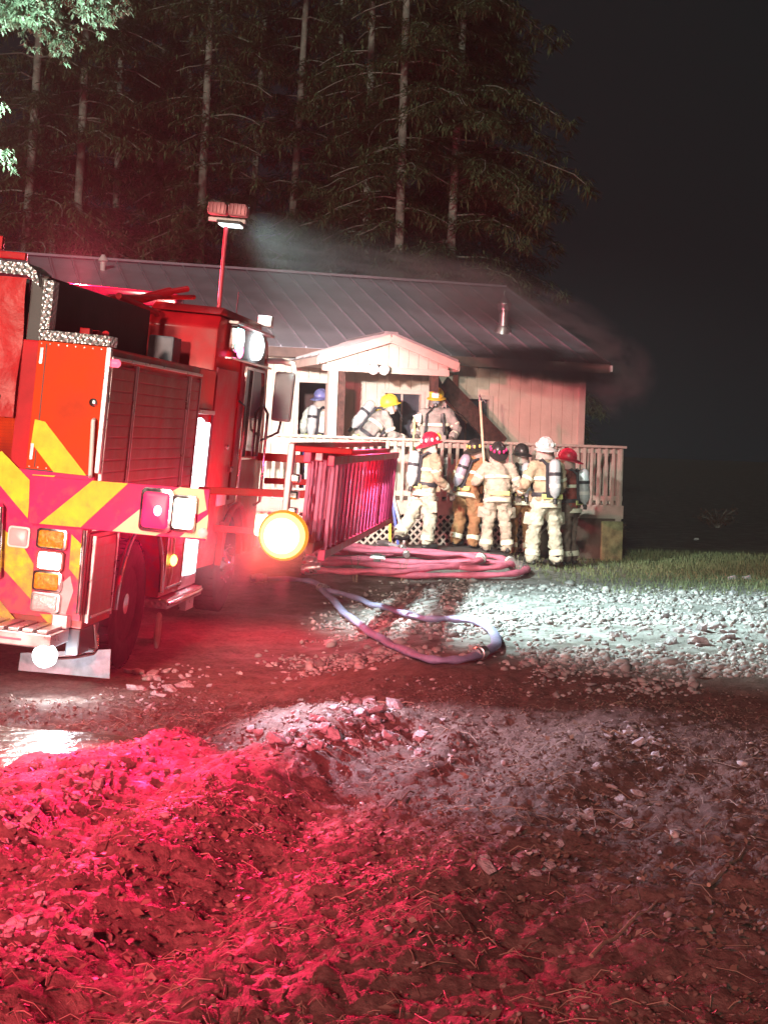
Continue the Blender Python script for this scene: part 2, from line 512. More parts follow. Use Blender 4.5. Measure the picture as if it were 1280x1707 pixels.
def make_ground():
    ys = [-30, -14, -6, -2, 0, 1.4, 2.4]
    y = 3.0
    while y < 12.5:
        ys.append(y); y += 0.0052 * y
    while y < 27:
        ys.append(y); y += 0.009 * y
    ys += [28, 30, 33, 37, 42, 50, 65, 90, 140, 240, 420, 700]
    ys = np.array(ys)
    s = np.linspace(-1, 1, 421)
    rows = []
    for yy in ys:
        W = 0.33 * max(yy, 2) + 1.9
        xs = np.concatenate([[-700, -200, -60, -W - 12, -W - 3, -W - .8], s * W, [W + .8, W + 3, W + 12, 60, 200, 700]]) if yy < 150 else np.concatenate([np.linspace(-900, -0.4 * yy - 9, 6), s * (0.33 * yy + 1.9), np.linspace(0.4 * yy + 9, 900, 6)])
        rows.append(np.sort(xs))
    X = np.array(rows)
    Yg = np.repeat(ys[:, None], X.shape[1], 1)
    Z = gh(X, Yg)
    Z = np.where(np.abs(X) > 40, np.minimum(Z, 0.0), Z)
    nr, nc = X.shape
    V = np.stack([X, Yg, Z], -1).reshape(-1, 3)
    idx = np.arange(nr * nc).reshape(nr, nc)
    Fq = np.stack([idx[:-1, :-1], idx[:-1, 1:], idx[1:, 1:], idx[1:, :-1]], -1).reshape(-1, 4)
    me = bpy.data.meshes.new('ground')
    me.vertices.add(len(V)); me.vertices.foreach_set('co', V.ravel())
    me.loops.add(Fq.size); me.loops.foreach_set('vertex_index', Fq.ravel())
    me.polygons.add(len(Fq))
    me.polygons.foreach_set('loop_start', np.arange(0, Fq.size, 4))
    me.polygons.foreach_set('loop_total', np.full(len(Fq), 4))
    me.update(calc_edges=True)
    me.shade_smooth()
    m = bpy.data.materials.new('mud_and_gravel')
    m.use_nodes = True
    t = m.node_tree
    b = t.nodes['Principled BSDF']
    geo = t.nodes.new('ShaderNodeNewGeometry')

    def noise(sc, det=6, ro=0.6):
        n = t.nodes.new('ShaderNodeTexNoise')
        n.inputs['Scale'].default_value = sc; n.inputs['Detail'].default_value = det; n.inputs['Roughness'].default_value = ro
        t.links.new(geo.outputs['Position'], n.inputs['Vector'])
        return n

    def ramp(a, c0, c1, p0=0.35, p1=0.65):
        r_ = t.nodes.new('ShaderNodeValToRGB')
        r_.color_ramp.elements[0].position = p0; r_.color_ramp.elements[1].position = p1
        r_.color_ramp.elements[0].color = (*c0, 1); r_.color_ramp.elements[1].color = (*c1, 1)
        t.links.new(a, r_.inputs[0])
        return r_

    def mix(f, a, c):
        mx = t.nodes.new('ShaderNodeMix'); mx.data_type = 'RGBA'
        if isinstance(f, float): mx.inputs[0].default_value = f
        else: t.links.new(f, mx.inputs[0])
        t.links.new(a, mx.inputs[6]); t.links.new(c, mx.inputs[7])
        return mx.outputs[2]

    mud = ramp(noise(5).outputs['Fac'], (0.085, 0.056, 0.044), (0.20, 0.14, 0.115))
    mud2 = ramp(noise(32, 4).outputs['Fac'], (0.06, 0.044, 0.036), (0.27, 0.205, 0.175))
    c_mud = mix(0.45, mud.outputs[0], mud2.outputs[0])
    grv = ramp(noise(3.2, 8, 0.7).outputs['Fac'], (0.10, 0.092, 0.08), (0.34, 0.335, 0.32), 0.36, 0.62)
    grass = ramp(noise(9, 5).outputs['Fac'], (0.09, 0.12, 0.05), (0.20, 0.24, 0.12))
    sep = t.nodes.new('ShaderNodeSeparateXYZ')
    t.links.new(geo.outputs['Position'], sep.inputs[0])

    def band(sock, a, c):
        mr = t.nodes.new('ShaderNodeMapRange'); mr.interpolation_type = 'SMOOTHSTEP'
        mr.inputs[1].default_value = a; mr.inputs[2].default_value = c
        t.links.new(sock, mr.inputs[0])
        return mr.outputs[0]

    def math_(op, a, c):
        q = t.nodes.new('ShaderNodeMath'); q.operation = op
        for i, s_ in enumerate((a, c)):
            if isinstance(s_, (int, float)): q.inputs[i].default_value = s_
            else: t.links.new(s_, q.inputs[i])
        return q.outputs[0]

    wob = math_('MULTIPLY_ADD', noise(1.6, 5).outputs['Fac'], 3.2)
    wob.node.inputs[2].default_value = -1.6
    yw = math_('ADD', sep.outputs[1], wob)
    xw = math_('ADD', sep.outputs[0], wob)
    gmask = math_('MULTIPLY', band(yw, 11.6, 13.6), band(xw, -1.2, 0.4))
    col = mix(gmask, c_mud, grv.outputs[0])
    gr = math_('MULTIPLY', band(yw, 19.5, 22.5), band(xw, 3.0, 4.6))
    col = mix(gr, col, grass.outputs[0])
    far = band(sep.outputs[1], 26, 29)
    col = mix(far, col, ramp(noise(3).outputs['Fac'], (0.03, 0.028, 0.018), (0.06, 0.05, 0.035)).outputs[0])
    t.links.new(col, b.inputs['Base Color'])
    rr = ramp(noise(2.4, 4).outputs['Fac'], (0.6,) * 3, (0.92,) * 3, 0.36, 0.56)
    t.links.new(rr.outputs[0], b.inputs['Roughness'])
    b.inputs['Specular IOR Level'].default_value = 0.3
    bp = t.nodes.new('ShaderNodeBump'); bp.inputs['Strength'].default_value = 0.75; bp.inputs['Distance'].default_value = 0.02
    t.links.new(noise(42, 8, 0.72).outputs['Fac'], bp.inputs['Height'])
    t.links.new(bp.outputs[0], b.inputs['Normal'])
    me.materials.append(m)
    o = link('ground', me)
    tag(o, kind='structure')


make_ground()

# puddle sheet in the hollow behind the engine
pm = mat('muddy_water', (0.105, 0.068, 0.04), 0.26, 0, 0.25, 3, 0.4, 11, spec=0.6, dist=0.05)
pts = []
for k in range(40):
    a = 2 * math.pi * k / 40
    rr_ = 1 + 0.16 * math.sin(3 * a + 1) + 0.1 * math.sin(5 * a)
    pts.append((-2.75 + 1.15 * rr_ * math.cos(a), 8.75 + 1.15 * rr_ * math.sin(a), -0.125))
me = bpy.data.meshes.new('puddle')
me.from_pydata(pts, [], [tuple(range(40))])
me.materials.append(pm)
tag(link('puddle', me), kind='structure')


# ------------------------------------------------------------------ stones, litter, twigs
ICO = None


def ico():
    global ICO
    if ICO is None:
        bm = bmesh.new()
        bmesh.ops.create_icosphere(bm, subdivisions=1, radius=1)
        bm.verts.ensure_lookup_table()
        ICO = (np.array([v.co[:] for v in bm.verts]), np.array([[v.index for v in f.verts] for f in bm.faces]))
        bm.free()
    return ICO


def tri_mesh(name, V, Fc, m):
    me = bpy.data.meshes.new(name)
    k = Fc.shape[1]
    me.vertices.add(len(V)); me.vertices.foreach_set('co', np.ascontiguousarray(V, dtype=np.float32).ravel())
    me.loops.add(Fc.size); me.loops.foreach_set('vertex_index', np.ascontiguousarray(Fc, dtype=np.int32).ravel())
    me.polygons.add(len(Fc))
    me.polygons.foreach_set('loop_start', np.arange(0, Fc.size, k, dtype=np.int32))
    me.polygons.foreach_set('loop_total', np.full(len(Fc), k, dtype=np.int32))
    me.update(calc_edges=True)
    me.materials.append(m)
    return me


def rnd_mat(name, cols, rough, bump=0.0, trans=False):
    """colour differs per island (each stone or leaf has its own)"""
    m = bpy.data.materials.new(name)
    m.use_nodes = True
    t = m.node_tree
    b = t.nodes['Principled BSDF']
    b.inputs['Roughness'].default_value = rough
    g = t.nodes.new('ShaderNodeNewGeometry')
    r_ = t.nodes.new('ShaderNodeValToRGB')
    while len(r_.color_ramp.elements) < len(cols):
        r_.color_ramp.elements.new(0.5)
    for k, c in enumerate(cols):
        r_.color_ramp.elements[k].position = k / (len(cols) - 1)
        r_.color_ramp.elements[k].color = (*c, 1)
    t.links.new(g.outputs['Random Per Island'], r_.inputs[0])
    t.links.new(r_.outputs[0], b.inputs['Base Color'])
    if bump:
        n = t.nodes.new('ShaderNodeTexNoise'); n.inputs['Scale'].default_value = 70
        tc = t.nodes.new('ShaderNodeTexCoord'); t.links.new(tc.outputs['Object'], n.inputs['Vector'])
        bp = t.nodes.new('ShaderNodeBump'); bp.inputs['Strength'].default_value = bump; bp.inputs['Distance'].default_value = 0.01
        t.links.new(n.outputs['Fac'], bp.inputs['Height']); t.links.new(bp.outputs[0], b.inputs['Normal'])
    if trans:
        out_ = t.nodes['Material Output']
        tr = t.nodes.new('ShaderNodeBsdfTranslucent'); t.links.new(r_.outputs[0], tr.inputs[0])
        mx = t.nodes.new('ShaderNodeMixShader'); mx.inputs[0].default_value = 0.35
        t.links.new(b.outputs[0], mx.inputs[1]); t.links.new(tr.outputs[0], mx.inputs[2])
        t.links.new(mx.outputs[0], out_.inputs['Surface'])
    return m


stone_m = rnd_mat('pale_stone', [(0.14, 0.135, 0.13), (0.27, 0.265, 0.26), (0.40, 0.40, 0.39), (0.20, 0.195, 0.19), (0.33, 0.31, 0.29), (0.52, 0.52, 0.51)], 0.7, 0.4)
clod_m = rnd_mat('earth_clod', [(0.07, 0.048, 0.036), (0.13, 0.095, 0.075), (0.21, 0.165, 0.135), (0.10, 0.07, 0.055), (0.27, 0.23, 0.20)], 0.7, 0.5)
litter_m = rnd_mat('dead_leaf', [(0.09, 0.06, 0.04), (0.16, 0.115, 0.085), (0.22, 0.17, 0.13), (0.13, 0.095, 0.07), (0.30, 0.26, 0.21)], 0.65)
straw_m = rnd_mat('dry_straw', [(0.26, 0.20, 0.14), (0.36, 0.30, 0.23), (0.18, 0.13, 0.09)], 0.6)


def scatter_stones(name, xy, size, m, sink=0.35, label=None, cat=None):
    v0, f0 = ico()
    n = len(xy)
    V = np.repeat(v0[None], n, 0) * (1 + 0.32 * rng.standard_normal((n, len(v0), 1)).clip(-1.3, 1.3))
    sc = np.stack([rng.uniform(.7, 1.4, n), rng.uniform(.6, 1.2, n), rng.uniform(.4, .85, n)], -1)[:, None] * size[:, None, None]
    V = V * sc
    a = rng.uniform(0, 6.28, n)
    ca, sa = np.cos(a)[:, None], np.sin(a)[:, None]
    X = V[..., 0] * ca - V[..., 1] * sa + xy[:, 0:1]
    Y = V[..., 0] * sa + V[..., 1] * ca + xy[:, 1:2]
    Z = V[..., 2] + (gh(xy[:, 0], xy[:, 1]) + size * (0.6 - sink))[:, None]
    Vf = np.stack([X, Y, Z], -1).reshape(-1, 3)
    Ff = (f0[None] + (np.arange(n) * len(v0))[:, None, None]).reshape(-1, 3)
    o = link(name, tri_mesh(name, Vf, Ff, m))
    tag(o, label, cat, kind='stuff')
    return o


def clear_truck(xy):
    I = M_T.inverted()
    loc = np.array([(I @ Vector((p[0], p[1], 0)))[:2] for p in xy])
    return ~((loc[:, 0] < 0.05) & (loc[:, 1] > -0.1) & (loc[:, 1] < 7.2))


def sample(n, x0, x1, y0, y1, prob):
    out_ = []
    k = 0
    while k < n:
        p = np.stack([rng.uniform(x0, x1, n * 2), rng.uniform(y0, y1, n * 2)], -1)
        q = p[rng.uniform(0, 1, len(p)) < prob(p[:, 0], p[:, 1])]
        out_.append(q)
        k += len(q)
    p = np.concatenate(out_)[:n]
    return p[clear_truck(p)]


# lit gravel strip in front of the house
def pg(x, y):
    n = fbm(x * 1.1, y * 1.1, 0, 3, 71)
    return sstep(11.0, 13.2, y + n) * sstep(20.5, 17.5, y + 0.5 * n) * sstep(-1.1, 0.1, x + 0.1 * (14 - y)) * (0.12 + 0.88 * sstep(-0.15, 0.35, n + .3 * fbm(x * 3, y * 3, 0, 2, 19)))


xy = sample(15000, -1.2, 6.5, 10.6, 20, pg)
scatter_stones('gravel', xy, np.clip(rng.lognormal(-4.15, 0.5, len(xy)), 0.008, 0.06), stone_m, label='pale crushed gravel spread before the house', cat='gravel')
# loose stones sprinkled over the foreground mud
xy = sample(800, -3, 3.5, 3.6, 11.5, lambda x, y: 0.12 + 0.88 * sstep(0.05, 0.6, fbm(x * .9, y * .9, 0, 3, 55)) * sstep(4, 9, y))
scatter_stones('loose_stones', xy, np.clip(rng.lognormal(-4.6, 0.5, len(xy)), 0.006, 0.035), stone_m, label='small pale stones sprinkled over the foreground mud', cat='stones')
xy = sample(26000, -3, 3.5, 3.4, 11.5, lambda x, y: 0.25 + 0.75 * sstep(-0.3, 0.4, fbm(x * 1.3, y * 1.3, 0, 3, 95)) * (1 - np.exp(-(((x + 2.7) / 0.9) ** 2 + ((y - 8.8) / 1.2) ** 2))))
scatter_stones('earth_clods', xy, np.clip(rng.lognormal(-5.15, 0.55, len(xy)), 0.003, 0.017), clod_m, 0.55, label='churned clods of wet brown earth in the foreground', cat='mud')


def litter():
    n = 13000
    xy = sample(n, -3, 3.2, 3.3, 11.0, lambda x, y: 0.15 + 0.85 * sstep(-0.2, 0.5, fbm(x * .8, y * .8, 0, 3, 40)) * sstep(11, 7, y))
    xy = xy[np.hypot((xy[:, 0] + 2.7) / 1.1, (xy[:, 1] - 8.7) / 1.1) > 1]
    n = len(xy)
    L = rng.lognormal(-4.35, .4, n).clip(.006, .028); Wd = L * rng.uniform(0.35, 0.75, n)
    base = np.array([[-1, 0, 0], [0, -1, .25], [0, 1, .25], [1, 0, .1], [0, 0, 0]])
    V = np.zeros((n, 5, 3))
    V[..., 0] = base[None, :, 0] * L[:, None]; V[..., 1] = base[None, :, 1] * Wd[:, None]; V[..., 2] = base[None, :, 2] * Wd[:, None]
    a, b_, c_ = rng.uniform(0, 6.28, n), rng.normal(0, .35, n), rng.normal(0, .35, n)
    out_ = np.zeros_like(V)
    for i in range(n):
        E_ = np.array(Euler((b_[i], c_[i], a[i])).to_matrix())
        out_[i] = V[i] @ E_.T
    z = gh(xy[:, 0], xy[:, 1]) + 0.008 + rng.uniform(0, 0.012, n)
    out_[..., 0] += xy[:, :1]; out_[..., 1] += xy[:, 1:2]; out_[..., 2] += z[:, None]
    f0 = np.array([[0, 1, 4], [1, 3, 4], [3, 2, 4], [2, 0, 4]])
    Ff = (f0[None] + (np.arange(n) * 5)[:, None, None]).reshape(-1, 3)
    tag(link('leaf_litter', tri_mesh('leaf_litter', out_.reshape(-1, 3), Ff, litter_m)), 'dead leaves and bark chips strewn over the near mud', 'leaf litter', kind='stuff')
    # straw and stems
    n = 2400
    xy = sample(n, -2.8, 3.2, 3.3, 10.5, lambda x, y: 0.2 + 0.8 * sstep(-0.1, 0.5, fbm(x * .7, y * .7, 0, 3, 44)))
    n = len(xy)
    ang = rng.uniform(0, 3.14, n)
    L = rng.lognormal(-2.9, .6, n).clip(.02, .28)
    Vs, Fs = [], []
    dx, dy = np.cos(ang) * L / 2, np.sin(ang) * L / 2
    z0 = gh(xy[:, 0] - dx, xy[:, 1] - dy) + 0.012; z1 = gh(xy[:, 0] + dx, xy[:, 1] + dy) + 0.012
    zm = np.maximum((z0 + z1) / 2 + rng.uniform(0, .03, n), gh(xy[:, 0], xy[:, 1]) + 0.01)
    r_ = rng.uniform(0.0008, 0.0024, n)
    for i in range(n):
        p = [Vector((xy[i, 0] - dx[i], xy[i, 1] - dy[i], z0[i])), Vector((xy[i, 0], xy[i, 1], zm[i])), Vector((xy[i, 0] + dx[i], xy[i, 1] + dy[i], z1[i]))]
        nrm = Vector((-math.sin(ang[i]), math.cos(ang[i]), 0)) * r_[i]
        upv = Vector((0, 0, r_[i] * 1.6))
        k = len(Vs)
        for q in p:
            Vs += [q - nrm, q + nrm, q + upv]
        for j in (0, 3):
            for e in range(3):
                Fs.append((k + j + e, k + j + (e + 1) % 3, k + j + 3 + (e + 1) % 3, k + j + 3 + e))
    tag(link('dry_straw', tri_mesh('dry_straw', np.array([v[:] for v in Vs]), np.array(Fs), straw_m)), 'dry straw and thin stems tangled in the foreground mud', 'straw', kind='stuff')


litter()


# rubble piles: each rock is a piece
def rock_mesh(k):
    v0, f0 = ico()
    bm = bmesh.new()
    bmesh.ops.create_icosphere(bm, subdivisions=1, radius=1)
    rr = np.random.default_rng(100 + k)
    for v in bm.verts:
        v.co *= 1 + 0.3 * float(np.clip(rr.standard_normal(), -1.2, 1.2))
        v.co.z *= 0.7
    me = bpy.data.meshes.new('rock')
    bm.to_mesh(me); bm.free()
    me.materials.append(mat('rock_face', (0.40, 0.39, 0.40), 0.7, 0, 0.35, 1.5, 0.5, 4, dist=0.1))
    return me


ROCKS = [rock_mesh(k) for k in range(6)]


def rubble(label, regions, n, smin, smax, seed):
    rr = random.Random(seed)
    c0 = ground_at(*regions[0][:2])
    t = thing('rubble_pile', label, 'rubble', Matrix.Translation(c0))
    for i in range(n):
        cx, cy, wx, wy = regions[rr.randrange(len(regions))]
        p = ground_at(cx + rr.gauss(0, wx), cy + rr.gauss(0, wy))
        s = smin * (smax / smin) ** (rr.random() ** 2.2)
        o = link('rock', ROCKS[rr.randrange(6)], t, p - c0 + Vector((0, 0, s * 0.25)), (rr.uniform(-.5, .5), rr.uniform(-.5, .5), rr.uniform(0, 6)))
        o.scale = (s * rr.uniform(.8, 1.5), s * rr.uniform(.7, 1.1), s * rr.uniform(.7, 1.1))
    return t


rubble('heap of broken pale stones in the middle of the mud', [(600, 1195, 45, 16), (530, 1225, 25, 12), (660, 1225, 45, 16), (590, 1180, 50, 12), (500, 1240, 40, 14)], 190, 0.012, 0.058, 1)
rubble('wet glinting stones banked up beside the rear wheel of the engine', [(268, 1140, 34, 14), (240, 1165, 22, 12), (300, 1125, 30, 8)], 80, 0.012, 0.05, 2)
rubble('pale stones along the crest of the right hand mud ridge', [(1050, 1215, 40, 14), (1010, 1280, 40, 25), (960, 1370, 30, 20), (1090, 1240, 30, 20), (900, 1430, 40, 20)], 95, 0.012, 0.045, 3)
rubble('white stones scattered at the edge of the brown puddle', [(60, 1330, 40, 20), (150, 1290, 40, 16), (30, 1370, 25, 12), (190, 1260, 40, 20)], 80, 0.010, 0.036, 4)
rubble('blue white stones heaped at the far right gravel edge', [(1240, 1015, 40, 22), (1180, 1050, 60, 22), (1100, 1060, 60, 18)], 110, 0.02, 0.075, 5)
rubble('grey lumps of earth and stone at the lower left edge', [(60, 1400, 40, 30), (70, 1480, 40, 30), (40, 1560, 30, 30), (110, 1530, 40, 20)], 80, 0.010, 0.034, 6)

for k, (pa, pb, lab) in enumerate([((985, 1590), (1095, 1510), 'long bare stick slanting across the lower right mud'),
                                   ((1180, 1490), (1240, 1425), 'short pale twig near the right edge of the mud'),
                                   ((1045, 1232), (1000, 1228), 'small white stick lying left of the ridge stones'),
                                   ((605, 1166), (690, 1168), 'thin dark stick above the stone heap'),
                                   ((640, 1350), (690, 1310), 'thin straw coloured stick in the dark hollow')]):
    a, b = ground_at(*pa), ground_at(*pb)
    q = [a.lerp(b, i / 6) + Vector((0, 0, 0.02 + 0.012 * math.sin(i * 2.1 + k))) for i in range(7)]
    for p in q:
        p.z = max(p.z, float(gh(np.array([p.x]), np.array([p.y]))[0]) + 0.006)
    tag(MB().tube(q, [0.009, 0.008, 0.008, 0.007, 0.006, 0.005, 0.003], 6).build('stick', mat('pale_bark', (0.30, 0.24, 0.18), 0.7, 0, 0.3, 30, 0.3, 90), smooth=True), lab, 'stick')


# ================================================================== FIRE ENGINE
def rounded_rect(w_, h_, r_, n=4):
    pts = []
    for cx, cy, a0 in ((w_ / 2 - r_, h_ / 2 - r_, 0), (-w_ / 2 + r_, h_ / 2 - r_, 90), (-w_ / 2 + r_, -h_ / 2 + r_, 180), (w_ / 2 - r_, -h_ / 2 + r_, 270)):
        for k in range(n + 1):
            a = R(a0 + 90 * k / n)
            pts.append((cx + r_ * math.cos(a), cy + r_ * math.sin(a)))
    return pts


def engine_wheel(T, yc, zc, r_, dual, left=False):
    wd = 0.28
    w_ = bpy.data.objects.new('wheel', None)
    C.objects.link(w_); w_.parent = T; w_.location = (-2.44 if left else -0.06, yc, zc); w_.rotation_euler = (0, R(-90 if left else 90), 0)
    prof = [(r_ * .58, -wd), (r_ * .9, -wd), (r_ * .985, -wd + .03), (r_, -wd + .06), (r_, -.06), (r_ * .985, -.03), (r_ * .9, 0), (r_ * .62, -.01), (r_ * .58, -.03)]
    MB().lathe(prof, None, 40).build('tyre', rubber, w_, True)
    tr = MB()
    for k in range(44):
        a = 2 * math.pi * k / 44
        M = Matrix.Rotation(a, 4, 'Z')
        tr.box(r_ * .985, r_ * 1.012, -.022, .022, -.12, -.02, M)
        tr.box(r_ * .985, r_ * 1.012, -.002, .035, -.25, -.14, M)
    tr.build('tread', rubber, w_)
    MB().lathe([(r_ * .57, -.22), (r_ * .57, -.04), (r_ * .53, -.03), (r_ * .50, -.10 if dual else -.05), (r_ * .30, -.16 if dual else -.03), (r_ * .17, -.15 if dual else .03), (r_ * .16, -.03 if dual else .07), (.02, -.02 if dual else .08)], None, 30).build('rim', chrome, w_, True)
    for k in range(10):
        a = 2 * math.pi * k / 10
        zz = -.155 if dual else -.035
        MB().lathe([(.017, zz), (.017, zz + .05), (.008, zz + .06)], Matrix.Translation((r_ * .39 * math.cos(a), r_ * .39 * math.sin(a), 0)), 6).build('wheel_nut', chrome, w_)


def lens_block(T, name, c, w_, h_, housing, lens, depth=0.05, bulb=None, axis='rear', lname='lens'):
    """a lamp on the rear face (facing -y) or on the side (facing +x)"""
    e = bpy.data.objects.new(name, None)
    C.objects.link(e); e.parent = T; e.location = c
    def pl(p, d):
        return (p[0], -d, p[1]) if axis == 'rear' else (d, p[0], p[1])
    out_ = rounded_rect(w_, h_, min(w_, h_) * .16)
    inn = rounded_rect(w_ * .84, h_ * .82, min(w_, h_) * .13)
    mb = MB().prism([pl(p, 0) for p in out_], pl((0, 0), depth))
    mb.build('bezel', housing, e, True, 0.004)
    q = MB()
    n = len(inn)
    ring = lambda k, d: [pl((p[0] * k, p[1] * k), d) for p in inn]
    vs = ring(1, depth + .001) + ring(.97, depth + .014) + ring(.8, depth + .022)
    fs = [(k, (k + 1) % n, n + (k + 1) % n, n + k) for k in range(n)] + [(n + k, n + (k + 1) % n, 2 * n + (k + 1) % n, 2 * n + k) for k in range(n)] + [tuple(range(2 * n, 3 * n))]
    q.add(vs, fs)
    q.build(lname, lens, e, True)
    if bulb:
        q = MB().ell(pl((0.02, 0.0), depth + .024), (w_ * .12, .012, h_ * .12) if axis == 'rear' else (.012, w_ * .12, h_ * .12))
        q.build('bulb', bulb, e, True)
    return e


def make_engine():
    T = thing('fire_engine', 'red fire engine with chevron tail and lit lamps leaning on the muddy verge', 'fire engine', M_T)
    # --- body shell
    bx('body', red_paint, T, -2.5, -0.012, 0.02, 2.94, 1.0, 2.36, 0.015)
    bx('lower_body', red_paint, T, -2.5, -0.012, 0.02, 0.74, 0.30, 0.995, 0.01)
    bx('lower_body', red_paint, T, -2.5, -0.012, 2.22, 2.94, 0.30, 0.995, 0.01)
    bx('wheel_housing', black, T, -2.0, -0.5, 0.745, 2.215, 0.45, 0.995)
    bx('chassis', black, T, -1.9, -0.6, 0.1, 6.4, 0.22, 0.42)
    # fender lip around the rear wheel
    fl = MB()
    pts = [(0.012, 1.48 + 0.70 * math.cos(a), 0.36 + 0.66 * math.sin(a)) for a in [R(180 - 9 * k) for k in range(21)]]
    fl.tube(pts, 0.022, 8)
    fl.build('fender_trim', chrome, T, True)
    engine_wheel(T, 1.48, 0.32, 0.53, True)
    engine_wheel(T, 5.25, 0.36, 0.52, False)
    engine_wheel(T, 1.48, 0.32, 0.53, True, True)
    engine_wheel(T, 5.25, 0.36, 0.52, False, True)
    # --- roll-up shutters on the side, with slats
    for y0, y1, z0, z1 in ((0.07, 0.70, 1.08, 2.24), (0.78, 2.44, 1.08, 2.24), (2.54, 2.90, 1.08, 2.24), (0.10, 0.66, 0.36, 0.96), (2.30, 2.90, 0.36, 0.96)):
        bx('shutter', dark_red, T, -0.011, 0.004, y0, y1, z0, z1, 0.003)
        k = 0
        zz = z0 + 0.03
        sm = MB().box(0.0045, 0.009, y0 + .02, y1 - .02, 0, 0.075).mesh('slat', dark_red, False, 0.003)
        while zz < z1 - 0.09:
            link('slat', sm, T, (0, 0, zz)); zz += 0.086
        bx('shutter_frame', alu, T, -0.011, 0.016, y0 - .025, y0 - .002, z0 - .02, z1 + .02, 0.003)
        bx('shutter_frame', alu, T, -0.011, 0.016, y1 + .002, y1 + .025, z0 - .02, z1 + .02, 0.003)
        bx('handle_bar', chrome, T, 0.006, 0.03, y0 + .03, y1 - .03, z0 + .012, z0 + .035, 0.006)
    bx('body_trim', alu, T, -0.011, 0.02, 0.03, 2.93, 2.275, 2.30, 0.004)
    bx('body_trim', alu, T, -0.011, 0.018, 0.03, 2.93, 1.02, 1.045, 0.004)
    # --- hose bed wall rising behind the side boxes
    bx('hose_bed_wall', mat('dark_vinyl', (.045, .018, .018), .7, 0, .3, 4), T, -0.62, -0.55, 0.12, 3.0, 2.365, 2.84, 0.01)
    bx('hose_bed_wall', dark_red, T, -2.5, -2.43, 0.05, 3.0, 2.365, 2.9, 0.01)
    bx('hose_bed_floor', black, T, -2.42, -0.63, 0.3, 2.95, 2.365, 2.40)
    bx('hose_bed_cover', MATS['dark_vinyl'], T, -2.42, -0.63, 0.35, 2.95, 2.70, 2.74, 0.01)
    # diamond plate trim at the rear
    bx('tread_plate_ledge', plate, T, -0.535, 0.0, -0.02, 0.16, 2.365, 2.44, 0.004)
    bx('tread_plate_post', plate, T, -0.535, -0.46, -0.025, 0.1, 2.445, 2.80, 0.004)
    mb = MB().prism([(-2.5, -0.03, 2.82), (-0.66, -0.03, 2.82), (-0.56, -0.03, 2.74), (-0.60, -0.03, 2.86), (-0.68, -0.03, 2.91), (-2.5, -0.03, 2.91)], (0, 0.35, 0))
    mb.build('tread_plate_brow', plate, T, False, 0.004)
    bx('top_rail', red_paint, T, -2.5, -0.70, -0.01, 0.05, 2.93, 2.985, 0.01)
    bx('rail_bracket', red_paint, T, -0.93, -0.88, -0.02, 0.03, 2.99, 3.09, 0.006)
    bx('gap_recess', black, T, -0.655, -0.54, 0.06, 0.10, 1.5, 2.82)
    # red vinyl cover hanging over the hose bed, with folds
    n, m_ = 30, 26
    vs, fs = [], []
    for j in range(m_ + 1):
        for i in range(n + 1):
            u, v = i / n, j / m_
            x = -1.95 + 1.29 * u; z = 2.80 - 1.02 * v
            y = -0.03 + 0.035 * math.sin((x * 3 + z * 4.2)) * v + 0.012 * math.sin(x * 23 + z * 9) * v + 0.02 * math.cos(z * 9 - x * 6)
            vs.append((x, y, z))
    for j in range(m_):
        for i in range(n):
            a = j * (n + 1) + i
            fs.append((a, a + 1, a + n + 2, a + n + 1))
    MB().add(vs, fs).build('vinyl_cover', tarp_red, T, True)
    MB().tube([(-0.72, -0.05, 1.80), (-0.80, -0.07, 2.02), (-0.95, -0.06, 2.3)], 0.008, 6).build('cover_cord', black, T, True)
    bx('cover_back', black, T, -2.4, -0.67, 0.05, 0.09, 1.76, 2.80)
    # rear right corner compartment panel and rear face
    bx('rear_panel', rear_red, T, -0.535, -0.015, -0.010, 0.018, 1.42, 2.36, 0.004)
    bx('rear_face', chev_red, T, -2.5, -0.02, -0.010, 0.018, 0.36, 1.415, 0.004)
    bx('corner_trim', alu, T, -0.024, 0.012, -0.022, 0.03, 1.44, 2.36, 0.006)
    for z in (1.55, 2.25):
        bx('hinge', alu, T, -0.515, -0.49, -0.022, -0.0105, z - .06, z + .06, 0.003)
    MB().lathe([(.03, 0), (.03, .012), (.018, .02)], Matrix.Translation((-0.08, -0.011, 1.95)) @ Matrix.Rotation(R(90), 4, 'X'), 16).build('latch', chrome, T, True)
    for zz in (1.44, 2.34):
        for k in range(8):
            MB().lathe([(.007, 0), (.005, .004)], Matrix.Translation((-0.51 + k * .064, -0.0105, zz)) @ Matrix.Rotation(R(90), 4, 'X'), 8).build('rivet', alu, T, True)
    bx('panel_seam', black, T, -0.475, -0.468, -0.0125, -0.0105, 1.44, 2.34)
    bx('panel_seam', black, T, -0.535, -0.03, -0.0125, -0.0105, 1.416, 1.424)
    # --- chevron stripes, each a thin panel
    def stripe(poly, m=chev_yel, y=-0.012, th=0.004, nm='chevron_stripe'):
        pp = [rear(px, py, y) for px, py in poly]
        MB().prism(pp, (0, -th, 0)).build(nm, m, T)
        MB().prism([Vector((-2.5 - p.x, p.y, p.z)) for p in pp], (0, -th, 0)).build(nm, m, T)
    stripe([(4, 752), (53, 803), (47, 864), (-4, 803), (-12, 760)])
    stripe([(55, 791), (93, 793), (51, 828), (53, 806)], y=-0.017)
    stripe([(59, 699), (76, 703), (145, 793), (90, 787), (53, 738)])
    stripe([(6, 882), (36, 905), (57, 941), (53, 1000), (0, 941), (-20, 900)])
    stripe([(120, 891), (136, 907), (132, 968), (116, 948)])
    stripe([(-30, 960), (0, 1000), (35, 1043), (-30, 1043)])
    stripe([(67, 1023), (97, 1025), (95, 1043), (87, 1045)])
